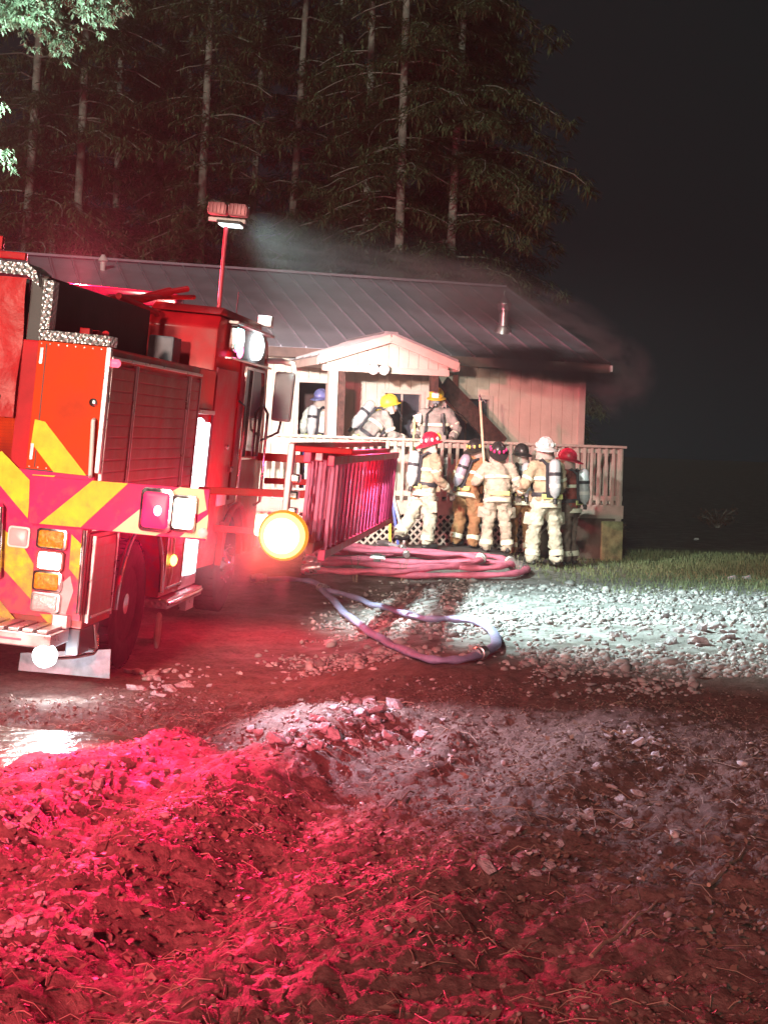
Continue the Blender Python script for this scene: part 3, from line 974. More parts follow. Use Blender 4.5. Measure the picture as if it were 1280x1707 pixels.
    stripe([(70, 1000), (118, 960), (123, 985), (105, 1040), (98, 1040)], mat('muddy_silver_panel', (0.42, 0.38, 0.40), 0.5, 0.3, 0.2), nm='silver_panel')
    # --- swung-out warning board with chevrons and lamps
    bp_ = [rear(px, py, -0.03) for px, py in ((53, 792), (352, 816), (345, 901), (51, 872))]
    board = MB().prism(bp_, (0, -0.04, 0)).build('warning_board', chev_red, T, False, 0.004)
    def bstripe(poly, m=chev_yel):
        MB().prism([rear(px, py, -0.0725) for px, py in poly], (0, -0.003, 0)).build('board_stripe', m, board)
    bstripe([(155, 801), (214, 806), (135, 879), (66, 873)])
    bstripe([(237, 846), (300, 812), (340, 816), (345, 850), (260, 893), (188, 885)], mat('lamp_paled_yellow', (0.80, 0.66, 0.36), 0.4, 0, 0.12, 5))  # second yellow stripe, its colour paled as if overexposed by the lamps
    bstripe([(348, 857), (344, 898), (300, 895)], MATS['lamp_paled_yellow'])
    lens_block(T, 'red_warning_lamp', rear(263, 850, -0.077), 0.235, 0.315, chrome, g_red, 0.05, g_redspot)
    lens_block(T, 'white_warning_lamp', rear(309, 856, -0.077), 0.175, 0.265, chrome, g_warm, 0.05)
    MB().lathe([(.035, 0), (.035, .02), (.02, .03)], Matrix.Translation(rear(339, 888, -0.077)) @ Matrix.Rotation(R(90), 4, 'X'), 16).build('round_reflector', white_pl, T, True)
    # --- rear lamp stack
    lens_block(T, 'amber_lamp', rear(90, 898, -0.012), 0.225, 0.15, chrome, lens_amber, 0.05)
    lens_block(T, 'reversing_lamp', rear(87, 934, -0.012), 0.20, 0.145, red_paint, g_white, 0.05)
    lens_block(T, 'amber_lamp', rear(82, 968, -0.012), 0.215, 0.145, chrome, lens_amber, 0.05)
    lens_block(T, 'clear_lamp', rear(79, 1003, -0.012), 0.215, 0.14, alu, lens_clear, 0.05)
    mir = lambda p: Vector((-2.5 - p.x, p.y, p.z))
    lens_block(T, 'amber_lamp', mir(rear(90, 898, -0.012)), 0.225, 0.15, chrome, lens_amber, 0.05)
    lens_block(T, 'reversing_lamp', mir(rear(87, 934, -0.012)), 0.20, 0.145, red_paint, lens_clear, 0.05)
    lens_block(T, 'amber_lamp', mir(rear(82, 968, -0.012)), 0.215, 0.145, chrome, lens_amber, 0.05)
    bx('rear_panel', rear_red, T, -2.49, -1.96, -0.010, 0.018, 1.42, 2.36, 0.004)
    bx('rear_panel', rear_red, T, -1.955, -0.66, 0.02, 0.045, 1.42, 1.80, 0.004)
    lens_block(T, 'square_reflector', rear(33, 895, -0.012), 0.165, 0.155, white_pl, mat('pink_reflector', (0.70, 0.45, 0.48), 0.35, 0, .1), 0.018)
    MB().tube([rear(143, 884, -0.03), rear(142, 884, -0.075), rear(131, 1022, -0.075), rear(131, 1022, -0.03)], 0.019, 10).build('grab_rail', chrome, T, True)
    MB().tube([rear(2, 842, -0.03), rear(2, 845, -0.08), rear(-2, 960, -0.08), rear(-2, 962, -0.03)], 0.019, 10).build('grab_rail', chrome, T, True)
    MB().tube([rear(157, 700, -0.03), rear(156, 700, -0.07), rear(151, 792, -0.07), rear(151, 794, -0.03)], 0.016, 10).build('grab_rail', white_pl, T, True)
    MB().lathe([(.03, 0), (.03, .05), (.015, .065)], Matrix.Translation((0.005, 0.05, 2.25)) @ Matrix.Rotation(R(90), 4, 'Y'), 14).build('marker_lamp', glow('lit_small_red', (1, .06, .1), 5), T, True)
    # --- tail step
    st = bx('tail_step', alu, T, -2.45, -0.09, -0.42, 0.0, 0.20, 0.30, 0.01)
    for k in range(22):
        bx('grip_tooth', alu, st, -2.40 + k * 0.105, -2.40 + k * 0.105 + 0.075, -0.425, -0.02, 0.302, 0.325, 0.004)
    bx('step_slot', mat('pink_marker', (0.6, 0.2, 0.3), .5), st, -0.46, -0.30, -0.424, -0.421, 0.24, 0.255)
    bx('step_bracket', alu, T, -0.20, -0.085, -0.10, 0.0, 0.305, 0.40, 0.008)
    MB().lathe([(.085, 0), (.085, .05), (.06, .075)], Matrix.Translation((-0.13, -0.36, 0.15)) @ Matrix.Rotation(R(90), 4, 'X'), 22).build('step_work_lamp', g_cool, T, True)
    MB().tube([(-0.10, -0.38, 0.13), (0.06, -0.30, 0.15), (0.17, -0.22, 0.18), (0.18, -0.19, 0.20), (0.12, -0.16, 0.20)], 0.013, 8).build('tow_hook', chrome, T, True)
    fp = [rear(36, 1088, 0.45), rear(186, 1082, 0.45), rear(184, 1131, 0.45), rear(32, 1117, 0.45)]
    MB().prism(fp, (0, -0.015, 0)).build('mud_flap', mudgrey, T, False, 0.002)
    bx('tail_bracket', black, T, -0.12, -0.02, 0.03, 0.5, 0.10, 0.295, 0.01)
    MB().tube([(0.0, 0.3, 0.3), (0.02, 0.3, 0.2), (0.02, 0.36, 0.12), (0.0, 0.42, 0.2), (-.02, 0.36, 0.27)], 0.012, 8).build('chain_loop', chrome, T, True)
    # --- pump bay, open and lit
    bx('pump_bay_back', mat('pump_panel_steel', (0.42, 0.42, 0.44), 0.4, 0.6, 0.15), T, -2.4, -0.32, 2.945, 3.62, 0.35, 2.36)
    bx('pump_bay_roof', red_paint, T, -0.315, -0.012, 2.945, 3.62, 1.98, 2.36, 0.01)
    bx('pump_bay_floor', alu, T, -0.315, -0.012, 2.945, 3.62, 0.30, 0.42, 0.008)
    bx('bay_header', alu, T, -0.3, 0.02, 2.95, 3.60, 1.935, 1.975, 0.006)
    led = bx('led_strip', g_led, T, -0.06, 0.03, 3.16, 3.42, 0.42, 1.86, 0.02, True)
    MB().ell((-0.05, 3.30, 1.80), (0.06, 0.09, 0.10)).build('bay_lamp', g_cool, T, True)
    for k, (y, z) in enumerate(((3.08, 1.75), (3.08, 1.55), (3.1, 1.3), (3.06, 1.12), (3.1, .95), (3.08, .72), (3.5, 1.6), (3.5, 1.2), (3.5, .8))):
        v_ = MB().lathe([(.055, 0), (.055, .10), (.07, .11), (.07, .16), (.045, .19), (.02, .20)], Matrix.Translation((-0.315, y, z)) @ Matrix.Rotation(R(90), 4, 'Y'), 16).build('outlet_valve', chrome if k % 2 else white_pl, T, True)
    for k, z in enumerate((1.85, 1.42, 1.05, .58)):
        MB().tube([(-0.2, 3.04, z), (-0.03, 3.02, z - .02), (-0.01, 3.0, z - .06)], 0.014, 8).build('pull_handle', chrome, T, True)
    # step below the pump bay
    bx('running_board', plate, T, -0.30, 0.06, 2.28, 3.62, 0.20, 0.285, 0.008)
    MB().tube([(0.055, 2.29, 0.25), (0.075, 2.5, 0.25), (0.075, 3.4, 0.25), (0.055, 3.61, 0.25)], 0.02, 10).build('board_edge', chrome, T, True)
    bx('board_bracket', alu, T, -0.05, 0.02, 3.2, 3.5, 0.08, 0.195, 0.005)
    MB().tube([(0.02, 2.20 + .04 * math.cos(a), 0.02 + 0.14 * math.sin(a)) for a in [R(30 * k) for k in range(13)]], 0.022, 8).build('hanging_strap', mat('grey_webbing', (.35, .33, .34), .7), T, True)
    MB().tube([(0.02, 2.42, 0.98), (0.03, 2.44, 0.7), (0.03, 2.45, 0.5), (0.01, 2.46, 0.36)], 0.012, 8).build('conduit', alu, T, True)
    MB().ell((0.04, 2.44, 0.62), (0.03, 0.045, 0.05)).build('side_marker_lamp', g_marker, T, True)
    # --- cab
    prof = [(3.64, 0.42), (3.64, 2.78), (3.74, 2.90), (6.05, 2.90), (6.28, 2.82), (6.42, 2.60), (6.60, 1.65), (6.62, 0.40), (5.95, 0.40)]
    arch = [(5.25 + 0.66 * math.cos(a), 0.36 + 0.62 * math.sin(a)) for a in [R(12 + 13 * k) for k in range(13)]]
    prof = prof + arch + [(4.55, 0.40)]
    MB().prism([(-2.46, y, z) for y, z in prof], (2.42, 0, 0)).build('cab', red_paint, T, True, 0.03)
    bx('crew_door', dark_red, T, -0.04, -0.018, 3.72, 4.72, 0.62, 2.40, 0.008)
    bx('cab_door', dark_red, T, -0.04, -0.016, 4.84, 6.12, 1.06, 2.52, 0.008)
    wp = [(4.98, 1.50), (4.98, 2.46), (5.98, 2.46), (6.08, 2.30), (6.08, 1.50)]
    MB().prism([(-0.014, y, z) for y, z in wp], (0.006, 0, 0)).build('door_window', dkglass, T)
    for a, b in (((4.98, 1.50), (4.98, 2.46)), ((4.98, 2.46), (5.98, 2.46)), ((5.98, 2.46), (6.08, 2.30)), ((6.08, 2.30), (6.08, 1.50)), ((6.08, 1.50), (4.98, 1.50)), ((5.35, 1.50), (5.35, 2.46))):
        MB().beam((-0.006, *a), (-0.006, *b), 0.03, 0.035, (1, 0, 0)).build('window_frame', chrome, T)
    MB().tube([(-0.01, 4.80, 1.0), (0.06, 4.80, 1.05), (0.07, 4.80, 1.7), (0.06, 4.8, 2.05), (-0.01, 4.8, 2.1)], 0.017, 8).build('grab_rail', chrome, T, True)
    MB().tube([(-0.01, 6.2, 0.95), (0.06, 6.2, 1.0), (0.06, 6.15, 2.0), (-0.01, 6.15, 2.1)], 0.017, 8).build('grab_rail', chrome, T, True)
    bx('door_handle', chrome, T, -0.012, 0.03, 4.60, 4.70, 1.36, 1.42, 0.01)
    MB().lathe([(.03, 0), (.03, .03), (.012, .04)], Matrix.Translation((-0.01, 4.35, 1.62)) @ Matrix.Rotation(R(90), 4, 'Y'), 12).build('door_lock', chrome, T, True)
    bx('wheel_arch_trim', red_paint, T, -0.03, 0.03, 4.5, 4.56, 0.4, 0.85, 0.01)
    al = MB().tube([(0.0, 5.25 + 0.68 * math.cos(a), 0.36 + 0.64 * math.sin(a)) for a in [R(8 + 8.2 * k) for k in range(21)]], 0.03, 8).build('front_fender_trim', red_paint, T, True)
    bx('side_reflector', white_pl, T, -0.03, 0.0, 4.22, 4.62, 1.02, 1.16, 0.01)
    bx('front_bumper', chrome, T, -2.5, 0.02, 6.64, 7.1, 0.42, 0.72, 0.03)
    MB().prism([(-2.38, 6.445, 2.52), (-0.14, 6.445, 2.52), (-0.14, 6.61, 1.68), (-2.38, 6.61, 1.68)], (0, 0.012, 0.003)).build('windscreen', dkglass, T)
    # raised roof lamp housing with lit lamps on the side
    MB().prism([(-0.75, 3.70, 2.91), (-0.75, 5.9, 2.91), (-0.75, 5.8, 2.99), (-0.75, 3.85, 2.99)], (0.70, 0, 0)).build('roof_cap', red_paint, T, True, 0.02)
    bx('lamp_brow', white_pl, T, -0.03, 0.07, 4.02, 6.05, 2.855, 2.885, 0.008)
    bx('brow_edge', chrome, T, -0.03, 0.05, 4.0, 6.15, 2.50, 2.525, 0.006)
    bx('lamp_panel', mat('grey_lamp_panel', (.25, .23, .24), .5), T, -0.035, 0.0, 4.55, 5.95, 2.53, 2.85, 0.006)
    lens_block(T, 'beacon_lamp', Vector((0.0, 4.18, 2.71)), 0.36, 0.27, chrome, g_cyan, 0.06, None, 'side')
    MB().ell((0.075, 4.20, 2.60), (0.02, 0.14, 0.075)).build('beacon_red_element', glow('lit_pink_lens', (1, .12, .3), 8), T, True)
    MB().ell((0.075, 4.18, 2.72), (0.03, 0.12, 0.10)).build('beacon_white_element', g_cool, T, True)
    MB().lathe([(.15, 0), (.15, .05), (.14, .07), (.09, .09), (.03, .10)], Matrix.Translation((0.0, 5.25, 2.70)) @ Matrix.Rotation(R(90), 4, 'Y') @ Matrix.Diagonal((0.95, 1.45, 1, 1)), 24).build('scene_lamp', g_cool, T, True)
    # mirror
    MB().tube([(-0.05, 6.30, 2.60), (0.10, 6.42, 2.62), (0.24, 6.42, 2.60), (0.27, 6.42, 2.5)], 0.035, 10).build('mirror_arm', white_pl, T, True)
    mh = MB().box(0.055, 0.285, 6.36, 6.46, 1.93, 2.50).build('mirror_housing', mat('mirror_shell', (.30, .32, .34), .4), T, True, 0.035)
    bx('mirror_glass', mirror_glass, mh, 0.075, 0.265, 6.352, 6.357, 1.96, 2.47, 0.0)
    MB().tube([(0.17, 6.42, 1.93), (0.15, 6.42, 1.80), (0.02, 6.38, 1.72), (-0.05, 6.36, 1.68)], 0.014, 8).build('mirror_stay', black, T, True)
    # telescopic lamp mast
    base = Vector((-0.2, 4.3, 2.36)); topm = Vector((-0.215, 4.28, 3.90))
    MB().tube([base, Vector((-0.203, 4.297, 2.95))], 0.035, 12).build('mast_base', red_paint, T, True)
    MB().tube([Vector((-0.203, 4.297, 2.9)), topm], 0.020, 10).build('mast_pole', mat('mast_red_metal', (.5, .05, .08), .4, .3), T, True)
    MB().beam((-0.40, 4.28, 3.90), (-0.02, 4.28, 3.90), 0.05, 0.04).build('mast_crossbar', white_pl, T, False, 0.006)
    for sx in (-0.31, -0.10):
        hd = MB().prism([(sx - .095, 4.20, 3.945), (sx + .095, 4.20, 3.945), (sx + .10, 4.20, 4.03), (sx + .08, 4.20, 4.07), (sx - .08, 4.20, 4.07), (sx - .10, 4.20, 4.03)], (0, 0.14, 0.0))
        h_ = hd.build('flood_head', mat('flood_housing', (.55, .22, .25), .45, .2), T, True, 0.02)
        for k in range(5):
            bx('cooling_fin', MATS['flood_housing'], h_, sx - .085 + .04 * k, sx - .079 + .04 * k, 4.175, 4.20, 3.96, 4.055)
        bx('flood_lens', g_cool, h_, sx - .085, sx + .085, 4.342, 4.35, 3.955, 4.055)
    bx('lower_flood', black, T, -0.29, -0.04, 4.15, 4.40, 3.855, 3.885, 0.008)
    bx('lower_flood_lens', g_cool, T, -0.27, -0.06, 4.16, 4.36, 3.838, 3.854, 0.004)
    # roof gear: deck gun and folded pipes
    for a, b, r_ in (((-1.0, 3.2, 2.45), (-1.0, 3.2, 2.85), .06), ((-1.0, 3.2, 2.85), (-0.62, 3.9, 3.10), .045), ((-0.62, 3.9, 3.10), (-0.5, 4.1, 3.16), .03), ((-0.75, 2.6, 2.92), (-0.62, 3.5, 2.85), .03), ((-0.85, 2.6, 2.90), (-0.55, 4.6, 3.12), .025)):
        MB().tube([a, b], r_, 10).build('deck_gun_pipe', red_paint, T, True)
    bx('roof_box', mat('grey_box', (.16, .16, .20), .5), T, -0.54, -0.30, 2.98, 3.30, 2.37, 2.62, 0.02)
    bx('added_cedar_flood', alu, T, -1.85, -1.65, -0.02, 0.05, 3.0, 3.14, 0.01)  # housing for the added cedar flood
    for y, z in ((0.55, 2.44), (0.8, 2.44)):
        bx('roof_fitting', red_paint, T, -0.42, -0.34, y, y + 0.09, 2.37, z + .07, 0.01)
    MB().tube([(-0.4, 1.2, 2.38), (-0.4, 1.2, 2.47), (-0.38, 1.1, 2.5)], 0.03, 10).build('roof_fitting', red_paint, T, True)
    MB().tube([(-0.3, 5.6, 2.98), (-0.3, 5.6, 3.3)], 0.006, 6).build('antenna', black, T, True)
    # hydraulic ladder rack arms, swung out
    for y in (2.9, 6.4):
        MB().beam((-0.05, y, 2.2 if y < 3 else 1.5), (0.95, y, 1.55), 0.07, 0.09).build('rack_arm', red_paint, T, False, 0.008) if y > 3 else None
        MB().beam((0.0, y + .3, 1.22), (1.16, y + .3, 1.30), 0.06, 0.07).build('rack_arm', red_paint, T, False, 0.008)
    MB().beam((1.13, 1.62, 0.98), (1.13, 1.62, 1.78), 0.05, 0.11, (0, 1, 0)).build('rack_post', mat('pale_pink_post', (.75, .55, .6), .4, .2), T, False, 0.01)
    MB().beam((1.13, 1.62, 1.74), (1.62, 1.70, 1.76), 0.05, 0.05).build('rack_top_bar', red_paint, T, False, 0.008)
    MB().beam((1.13, 1.66, 1.76), (1.25, 7.6, 1.78), 0.06, 0.05).build('rack_rail', red_paint, T, False, 0.008)
    MB().beam((1.13, 1.66, 1.0), (1.20, 7.6, 1.0), 0.05, 0.05).build('rack_rail', red_paint, T, False, 0.008)
    for z in (1.05, 1.18, 1.32, 1.46):
        bx('rack_clip', chrome, T, 1.10, 1.22, 1.60, 1.72, z, z + 0.07, 0.015)
    # amber signal lamp standing out from the front corner
    MB().beam((-0.02, 4.25, 0.80), (0.62, 4.20, 0.82), 0.06, 0.06).build('lamp_bracket', red_paint, T, False, 0.008)
    LC = Matrix.Translation(rear(474, 892, 1.45)) @ Matrix.Rotation(R(90), 4, 'X') @ Matrix.Scale(0.86, 4)
    am = MB().lathe([(.20, -.06), (.235, 0), (.24, .05), (.21, .09), (.17, .10)], LC, 28).build('amber_signal', g_amber, T, True)
    MB().lathe([(.215, .092), (.20, .118), (.168, .142)], LC, 28).build('glowing_lens', g_mid, am, True)
    MB().lathe([(.167, .143), (.12, .165), (.05, .180), (.01, .186)], LC, 28).build('hot_core', g_hot, am, True)
    MB().beam(rear(474, 892, 1.50), (1.13, 1.62, 1.02), 0.06, 0.06).build('lamp_bracket', red_paint, T, False, 0.008)
    bx('amber_signal', g_hot, T, 0.42, 0.57, 4.08, 4.18, 0.78, 1.00, 0.04, True)
    lb = bx('added_light_bar', lens_red, T, -2.2, -0.85, 5.1, 5.45, 3.02, 3.18, 0.03, True)  # bar added to carry the red light for trees and roof
    bx('added_bar_base', black, lb, -2.2, -0.85, 5.12, 5.43, 2.905, 3.018)
    bx('added_roof_flood', alu, T, -0.10, 0.06, 5.80, 5.93, 2.96, 3.08, 0.012)  # housing added for the scene light shifted up onto the roof
    return T


make_engine()


# ------------------------------------------------------------------ ladders on the rack (things of their own)
def ladder(label, x, y0, y1, z0, z1, rungs, m, beads):
    t = thing('ladder', label, 'ladder', M_T @ Matrix.Translation((x, y0, z0)), 'ladders on the lowered rack')
    L, Hh = y1 - y0, z1 - z0
    for z in (0, Hh):
        MB().box(-0.022, 0.022, 0, L, z - .035, z + .035).build('side_rail', m, t, False, 0.006)
        bx('end_cap', beads, t, -0.03, 0.03, -0.06, 0.0, z - .045, z + .045, 0.008)
    sm = MB().tube([(0, 0, 0.036), (0, 0, Hh - .036)], 0.017, 8).mesh('rung', beads, True)
    sp = MB().tube([(0, 0, 0.036), (0, 0, Hh - .036)], 0.017, 8).mesh('rung', lad_lit, True)
    for k in range(rungs):
        link('rung', sp if k < rungs * .45 else sm, t, (0, 0.12 + (L - 0.24) * k / (rungs - 1), 0))
    return t


lad_red = mat('ladder_red', (0.74, 0.012, 0.07), 0.45, 0.0, 0.15, 5, rvar=.1)
lad_pale = mat('ladder_pale_metal', (0.78, 0.36, 0.46), 0.45, 0.1, 0.15, 5, rvar=.1)
lad_lit = mat('ladder_lit_pink', (0.90, 0.26, 0.44), 0.45, 0.0, 0.15, 5, rvar=.1)  # overexposed pink of the nearer rungs put into their colour
lad_pink = mat('ladder_pink_metal', (0.72, 0.05, 0.16), 0.45, 0.0, 0.2, 5, rvar=.1)
ladder('outermost red ladder on the lowered rack, its rungs facing the camera', 1.42, 1.98, 7.75, 0.86, 1.66, 20, lad_red, lad_pink)
ladder('middle red ladder of the three held on the lowered rack', 1.34, 1.80, 7.4, 0.92, 1.70, 20, lad_red, lad_pale)
ladder('inner red ladder on the lowered rack nearest to the engine', 1.26, 1.70, 7.0, 0.96, 1.68, 24, lad_red, lad_pink)


# ================================================================== HOUSE
siding = mat('beige_board_siding', (0.70, 0.57, 0.50), 0.75, 0, 0.10, 2.5, 0.25, 30)
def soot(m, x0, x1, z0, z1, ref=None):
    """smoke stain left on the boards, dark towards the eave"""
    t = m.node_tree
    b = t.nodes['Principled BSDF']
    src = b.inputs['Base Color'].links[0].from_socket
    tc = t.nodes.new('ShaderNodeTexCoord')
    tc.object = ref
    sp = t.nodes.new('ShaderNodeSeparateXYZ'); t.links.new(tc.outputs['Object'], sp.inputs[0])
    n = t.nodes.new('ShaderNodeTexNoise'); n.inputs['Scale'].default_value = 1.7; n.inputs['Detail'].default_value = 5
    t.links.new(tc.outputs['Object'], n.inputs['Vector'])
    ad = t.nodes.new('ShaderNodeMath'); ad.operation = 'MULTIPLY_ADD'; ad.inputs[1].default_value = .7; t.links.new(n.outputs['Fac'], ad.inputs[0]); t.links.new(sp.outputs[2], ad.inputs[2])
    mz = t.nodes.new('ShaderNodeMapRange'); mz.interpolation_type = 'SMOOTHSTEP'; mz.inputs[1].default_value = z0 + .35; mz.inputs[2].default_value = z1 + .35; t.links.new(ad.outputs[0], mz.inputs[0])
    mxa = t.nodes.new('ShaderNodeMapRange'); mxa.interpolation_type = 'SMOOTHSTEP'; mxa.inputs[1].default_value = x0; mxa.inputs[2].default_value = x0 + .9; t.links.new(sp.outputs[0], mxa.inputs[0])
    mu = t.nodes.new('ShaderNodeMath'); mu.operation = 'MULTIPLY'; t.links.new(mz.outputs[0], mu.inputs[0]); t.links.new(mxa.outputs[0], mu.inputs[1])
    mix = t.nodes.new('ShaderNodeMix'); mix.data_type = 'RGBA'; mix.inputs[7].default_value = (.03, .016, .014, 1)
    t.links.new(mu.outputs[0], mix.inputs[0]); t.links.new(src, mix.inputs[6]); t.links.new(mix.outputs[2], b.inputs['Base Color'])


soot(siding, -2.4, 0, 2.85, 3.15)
trim_m = mat('pale_trim_paint', (0.60, 0.50, 0.45), 0.65, 0, 0.1, 4, 0.15, 30)
deck_m = mat('weathered_deck_wood', (0.46, 0.38, 0.33), 0.75, 0, 0.18, 5, 0.3, 40)
roof_m = mat('grey_metal_roof', (0.37, 0.34, 0.41), 0.5, 0.1, 0.18, 1.6, rvar=0.12)
char_m = mat('charred_wood', (0.07, 0.03, 0.024), 0.85, 0, 0.5, 14, 0.5, 40)
found_m = mat('mossy_foundation', (0.16, 0.15, 0.10), 0.85, 0, 0.4, 5, 0.4, 20)
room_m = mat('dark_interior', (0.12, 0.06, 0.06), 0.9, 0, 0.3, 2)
win_m = mat('window_glass', (0.05, 0.05, 0.065), 0.08, 0, 0.2, 3, spec=0.6)

DK, RAILZ, EAVE, RIDGE, LEN, DEP = 0.90, 1.87, 3.40, 5.05, 15.0, 9.4


def make_house():
    Hs = thing('house', 'long single storey house with beige board siding and grey metal roof, smoke on its eaves', 'house', M_H)
    ops = [(-5.16, -4.66, DK, 2.75), (-3.66, -3.02, 1.75, 2.63), (-2.56, -1.78, 1.55, 2.60)]
    # vertical boards, cut around the openings
    wall = bx('front_wall', siding, Hs, -LEN, -5.9, 0.02, 0.14, 0.35, EAVE)
    edges = sorted({round(-LEN + 0.2 * k, 3) for k in range(int(LEN / 0.2) + 1)} | {o[0] for o in ops} | {o[1] for o in ops})
    e2 = [edges[0]]
    for e in edges[1:]:
        if e - e2[-1] > 0.035: e2.append(e)
        elif any(abs(e - v) < 1e-6 for o in ops for v in o[:2]): e2[-1] = e
    for a, b in zip(e2[:-1], e2[1:]):
        mid = (a + b) / 2
        segs = [(0.35, EAVE)]
        for o in ops:
            if o[0] < mid < o[1]:
                segs = [(0.35, o[2]), (o[3], EAVE)]
        for z0, z1 in segs:
            y_ = random.uniform(-0.003, 0.003)
            bx('board', siding, wall, a + .003, b - .003, -0.022 + y_, 0.018, z0, z1, 0.003)
    # solid backing behind boards, with the openings left free
    cells = [(-5.9, -5.16, .35, EAVE), (-5.16, -4.66, 2.75, EAVE), (-4.66, -3.66, .35, EAVE), (-3.66, -3.02, .35, 1.75), (-3.66, -3.02, 2.63, EAVE), (-3.02, -2.56, .35, EAVE), (-2.56, -1.78, .35, 1.55), (-2.56, -1.78, 2.6, EAVE), (-1.78, 0.0, .35, EAVE)]
    for x0, x1, z0, z1 in cells:
        bx('wall_panel', siding, Hs, x0, x1, 0.02, 0.14, z0, z1)
    bx('corner_board', trim_m, Hs, -0.09, 0.03, -0.045, 0.16, 0.36, EAVE - .01, 0.005)
    bx('side_wall', siding, Hs, -0.12, 0.0, 0.165, DEP, 0.35, EAVE)
    bx('side_wall', siding, Hs, -LEN, -LEN + .12, 0.145, DEP, 0.35, EAVE)
    bx('back_wall', siding, Hs, -LEN + .13, -0.13, DEP - .12, DEP, 0.35, EAVE)
    MB().prism([(-0.06, 0.15, EAVE + .002), (-0.06, DEP, EAVE + .002), (-0.06, DEP / 2, RIDGE - .1)], (0.05, 0, 0)).build('gable_end', siding, Hs)
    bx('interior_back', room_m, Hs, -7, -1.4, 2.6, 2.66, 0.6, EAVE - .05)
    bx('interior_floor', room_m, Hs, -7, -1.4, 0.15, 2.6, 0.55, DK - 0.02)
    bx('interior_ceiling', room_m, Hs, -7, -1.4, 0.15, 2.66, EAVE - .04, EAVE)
    bx('foundation', found_m, Hs, -LEN, 0.0, 0.05, 0.6, -0.2, 0.345)
    # windows
    for k, (x0, x1, z0, z1) in enumerate(ops):
        f = bpy.data.objects.new('door_opening' if k == 0 else 'window', None)
        C.objects.link(f); f.parent = Hs
        for q in ((x0 - .07, x0, z0, z1 + .07), (x1, x1 + .07, z0, z1 + .07), (x0, x1, z1, z1 + .07)) + (() if k == 0 else ((x0 - .07, x1 + .07, z0 - .06, z0),)):
            bx('frame', trim_m, f, q[0], q[1], -0.05, 0.10, q[2], q[3], 0.004)
        if k:
            bx('pane', win_m, f, x0 + .001, (x0 + x1) / 2 - .015, 0.05, 0.058, z0, z1)
            bx('pane', win_m, f, (x0 + x1) / 2 + .015, x1 - .001, 0.065, 0.073, z0, z1)
            bx('mullion', trim_m if k == 1 else char_m, f, (x0 + x1) / 2 - .015, (x0 + x1) / 2 + .015, 0.02, 0.08, z0, z1, 0.003)
    # door leaf swung open, with a narrow window beside the post
    dl = bx('door_leaf', white_pl, Hs, -4.60, -4.57, -0.62, -0.06, DK + .02, 2.72, 0.006)
    bx('door_glass', dkglass, dl, -4.606, -4.601, -0.52, -0.18, 1.7, 2.55)
    # --- main roof, standing seam panels
    ov = 0.42
    sl = math.atan2(RIDGE - EAVE, DEP / 2)
    up = Vector((0, math.cos(sl), math.sin(sl)))
    Ls = (DEP / 2 + ov) / math.cos(sl)
    e0 = Vector((0, -ov, EAVE - ov * math.tan(sl)))
    nrm = Vector((0, -math.sin(sl), math.cos(sl)))
    roof = bpy.data.objects.new('roof', None); C.objects.link(roof); roof.parent = Hs
    pw = 0.42
    pm_ = MB()
    pr = [(0, 0), (0, .05), (.022, .05), (.03, .018), (pw - .012, .018), (pw - .012, 0)]
    pm_.prism([Vector((x, 0, 0)) + e0 + nrm * (h + .03) for x, h in pr], up * Ls)
    pme = pm_.mesh('roof_panel', roof_m)
    n = int((LEN + 0.8) / pw)
    for k in range(n):
        link('roof_panel', pme, roof, (0.28 - pw * (k + 1), 0, random.uniform(0, .004)))
    xl = 0.28 - pw * n
    sb = [Vector((xl, 0, 0)) + e0 + nrm * .028, Vector((0.28, 0, 0)) + e0 + nrm * .028]
    MB().prism([sb[0], sb[1], sb[1] + up * Ls, sb[0] + up * Ls], -nrm * .06).build('roof_deck', char_m, roof)
    b0 = Vector((0, DEP + ov, EAVE - ov * math.tan(sl)))
    upb = Vector((0, -math.cos(sl), math.sin(sl)))
    MB().prism([b0 + Vector((xl, 0, 0)), b0 + Vector((.28, 0, 0)), b0 + Vector((.28, 0, 0)) + upb * Ls, b0 + Vector((xl, 0, 0)) + upb * Ls], (0, 0, .05)).build('rear_slope', roof_m, roof)
    MB().beam((xl, DEP / 2, RIDGE + .06), (0.28, DEP / 2, RIDGE + .06), 0.30, 0.05).build('ridge_cap', roof_m, roof, False, .01)
    MB().beam((xl, -ov - .02, e0.z - .04), (0.28, -ov - .02, e0.z - .04), 0.035, 0.16).build('fascia', mat('sooty_fascia', (.16, .10, .09), .8, 0, .4, 3), roof, False, .004)
    p0 = Vector((0.295, -ov, e0.z)); p1 = p0 + up * Ls
    MB().beam(p0, p1, 0.03, 0.16, nrm).build('rake_trim', roof_m, roof, False, .004)
    MB().beam(Vector((0.30, -ov - .05, e0.z - .09)), Vector((0.30, -ov - .05, e0.z + .02)), 0.04, 0.05).build('gutter_end', white_pl, roof)
    MB().box(xl, 0.26, -ov, 0.02, e0.z - .01, e0.z + .02).build('soffit', MATS['sooty_fascia'], roof)
    # stove pipe, its cap, and small vents
    zb = lambda y: EAVE + y * math.tan(sl) + .04
    y = 1.25
    MB().tube([(-1.07, y, zb(y) - .15), (-1.06, y, 4.30)], 0.085, 16).build('stove_pipe', alu, roof, True)
    MB().lathe([(.11, 0), (.11, .06), (.14, .10), (.14, .13), (.06, .22), (.02, .30), (.012, .36)], Matrix.Translation((-1.06, y, 4.28)), 18).build('pipe_cap', alu, roof, True)
    MB().lathe([(.18, 0), (.13, .10), (.10, .14)], Matrix.Translation((-1.07, y, zb(y) + .0)) @ Matrix.Rotation(sl, 4, 'X'), 16).build('pipe_flashing', alu, roof, True)
    v = front(172, 446, DEP / 2 - .8)
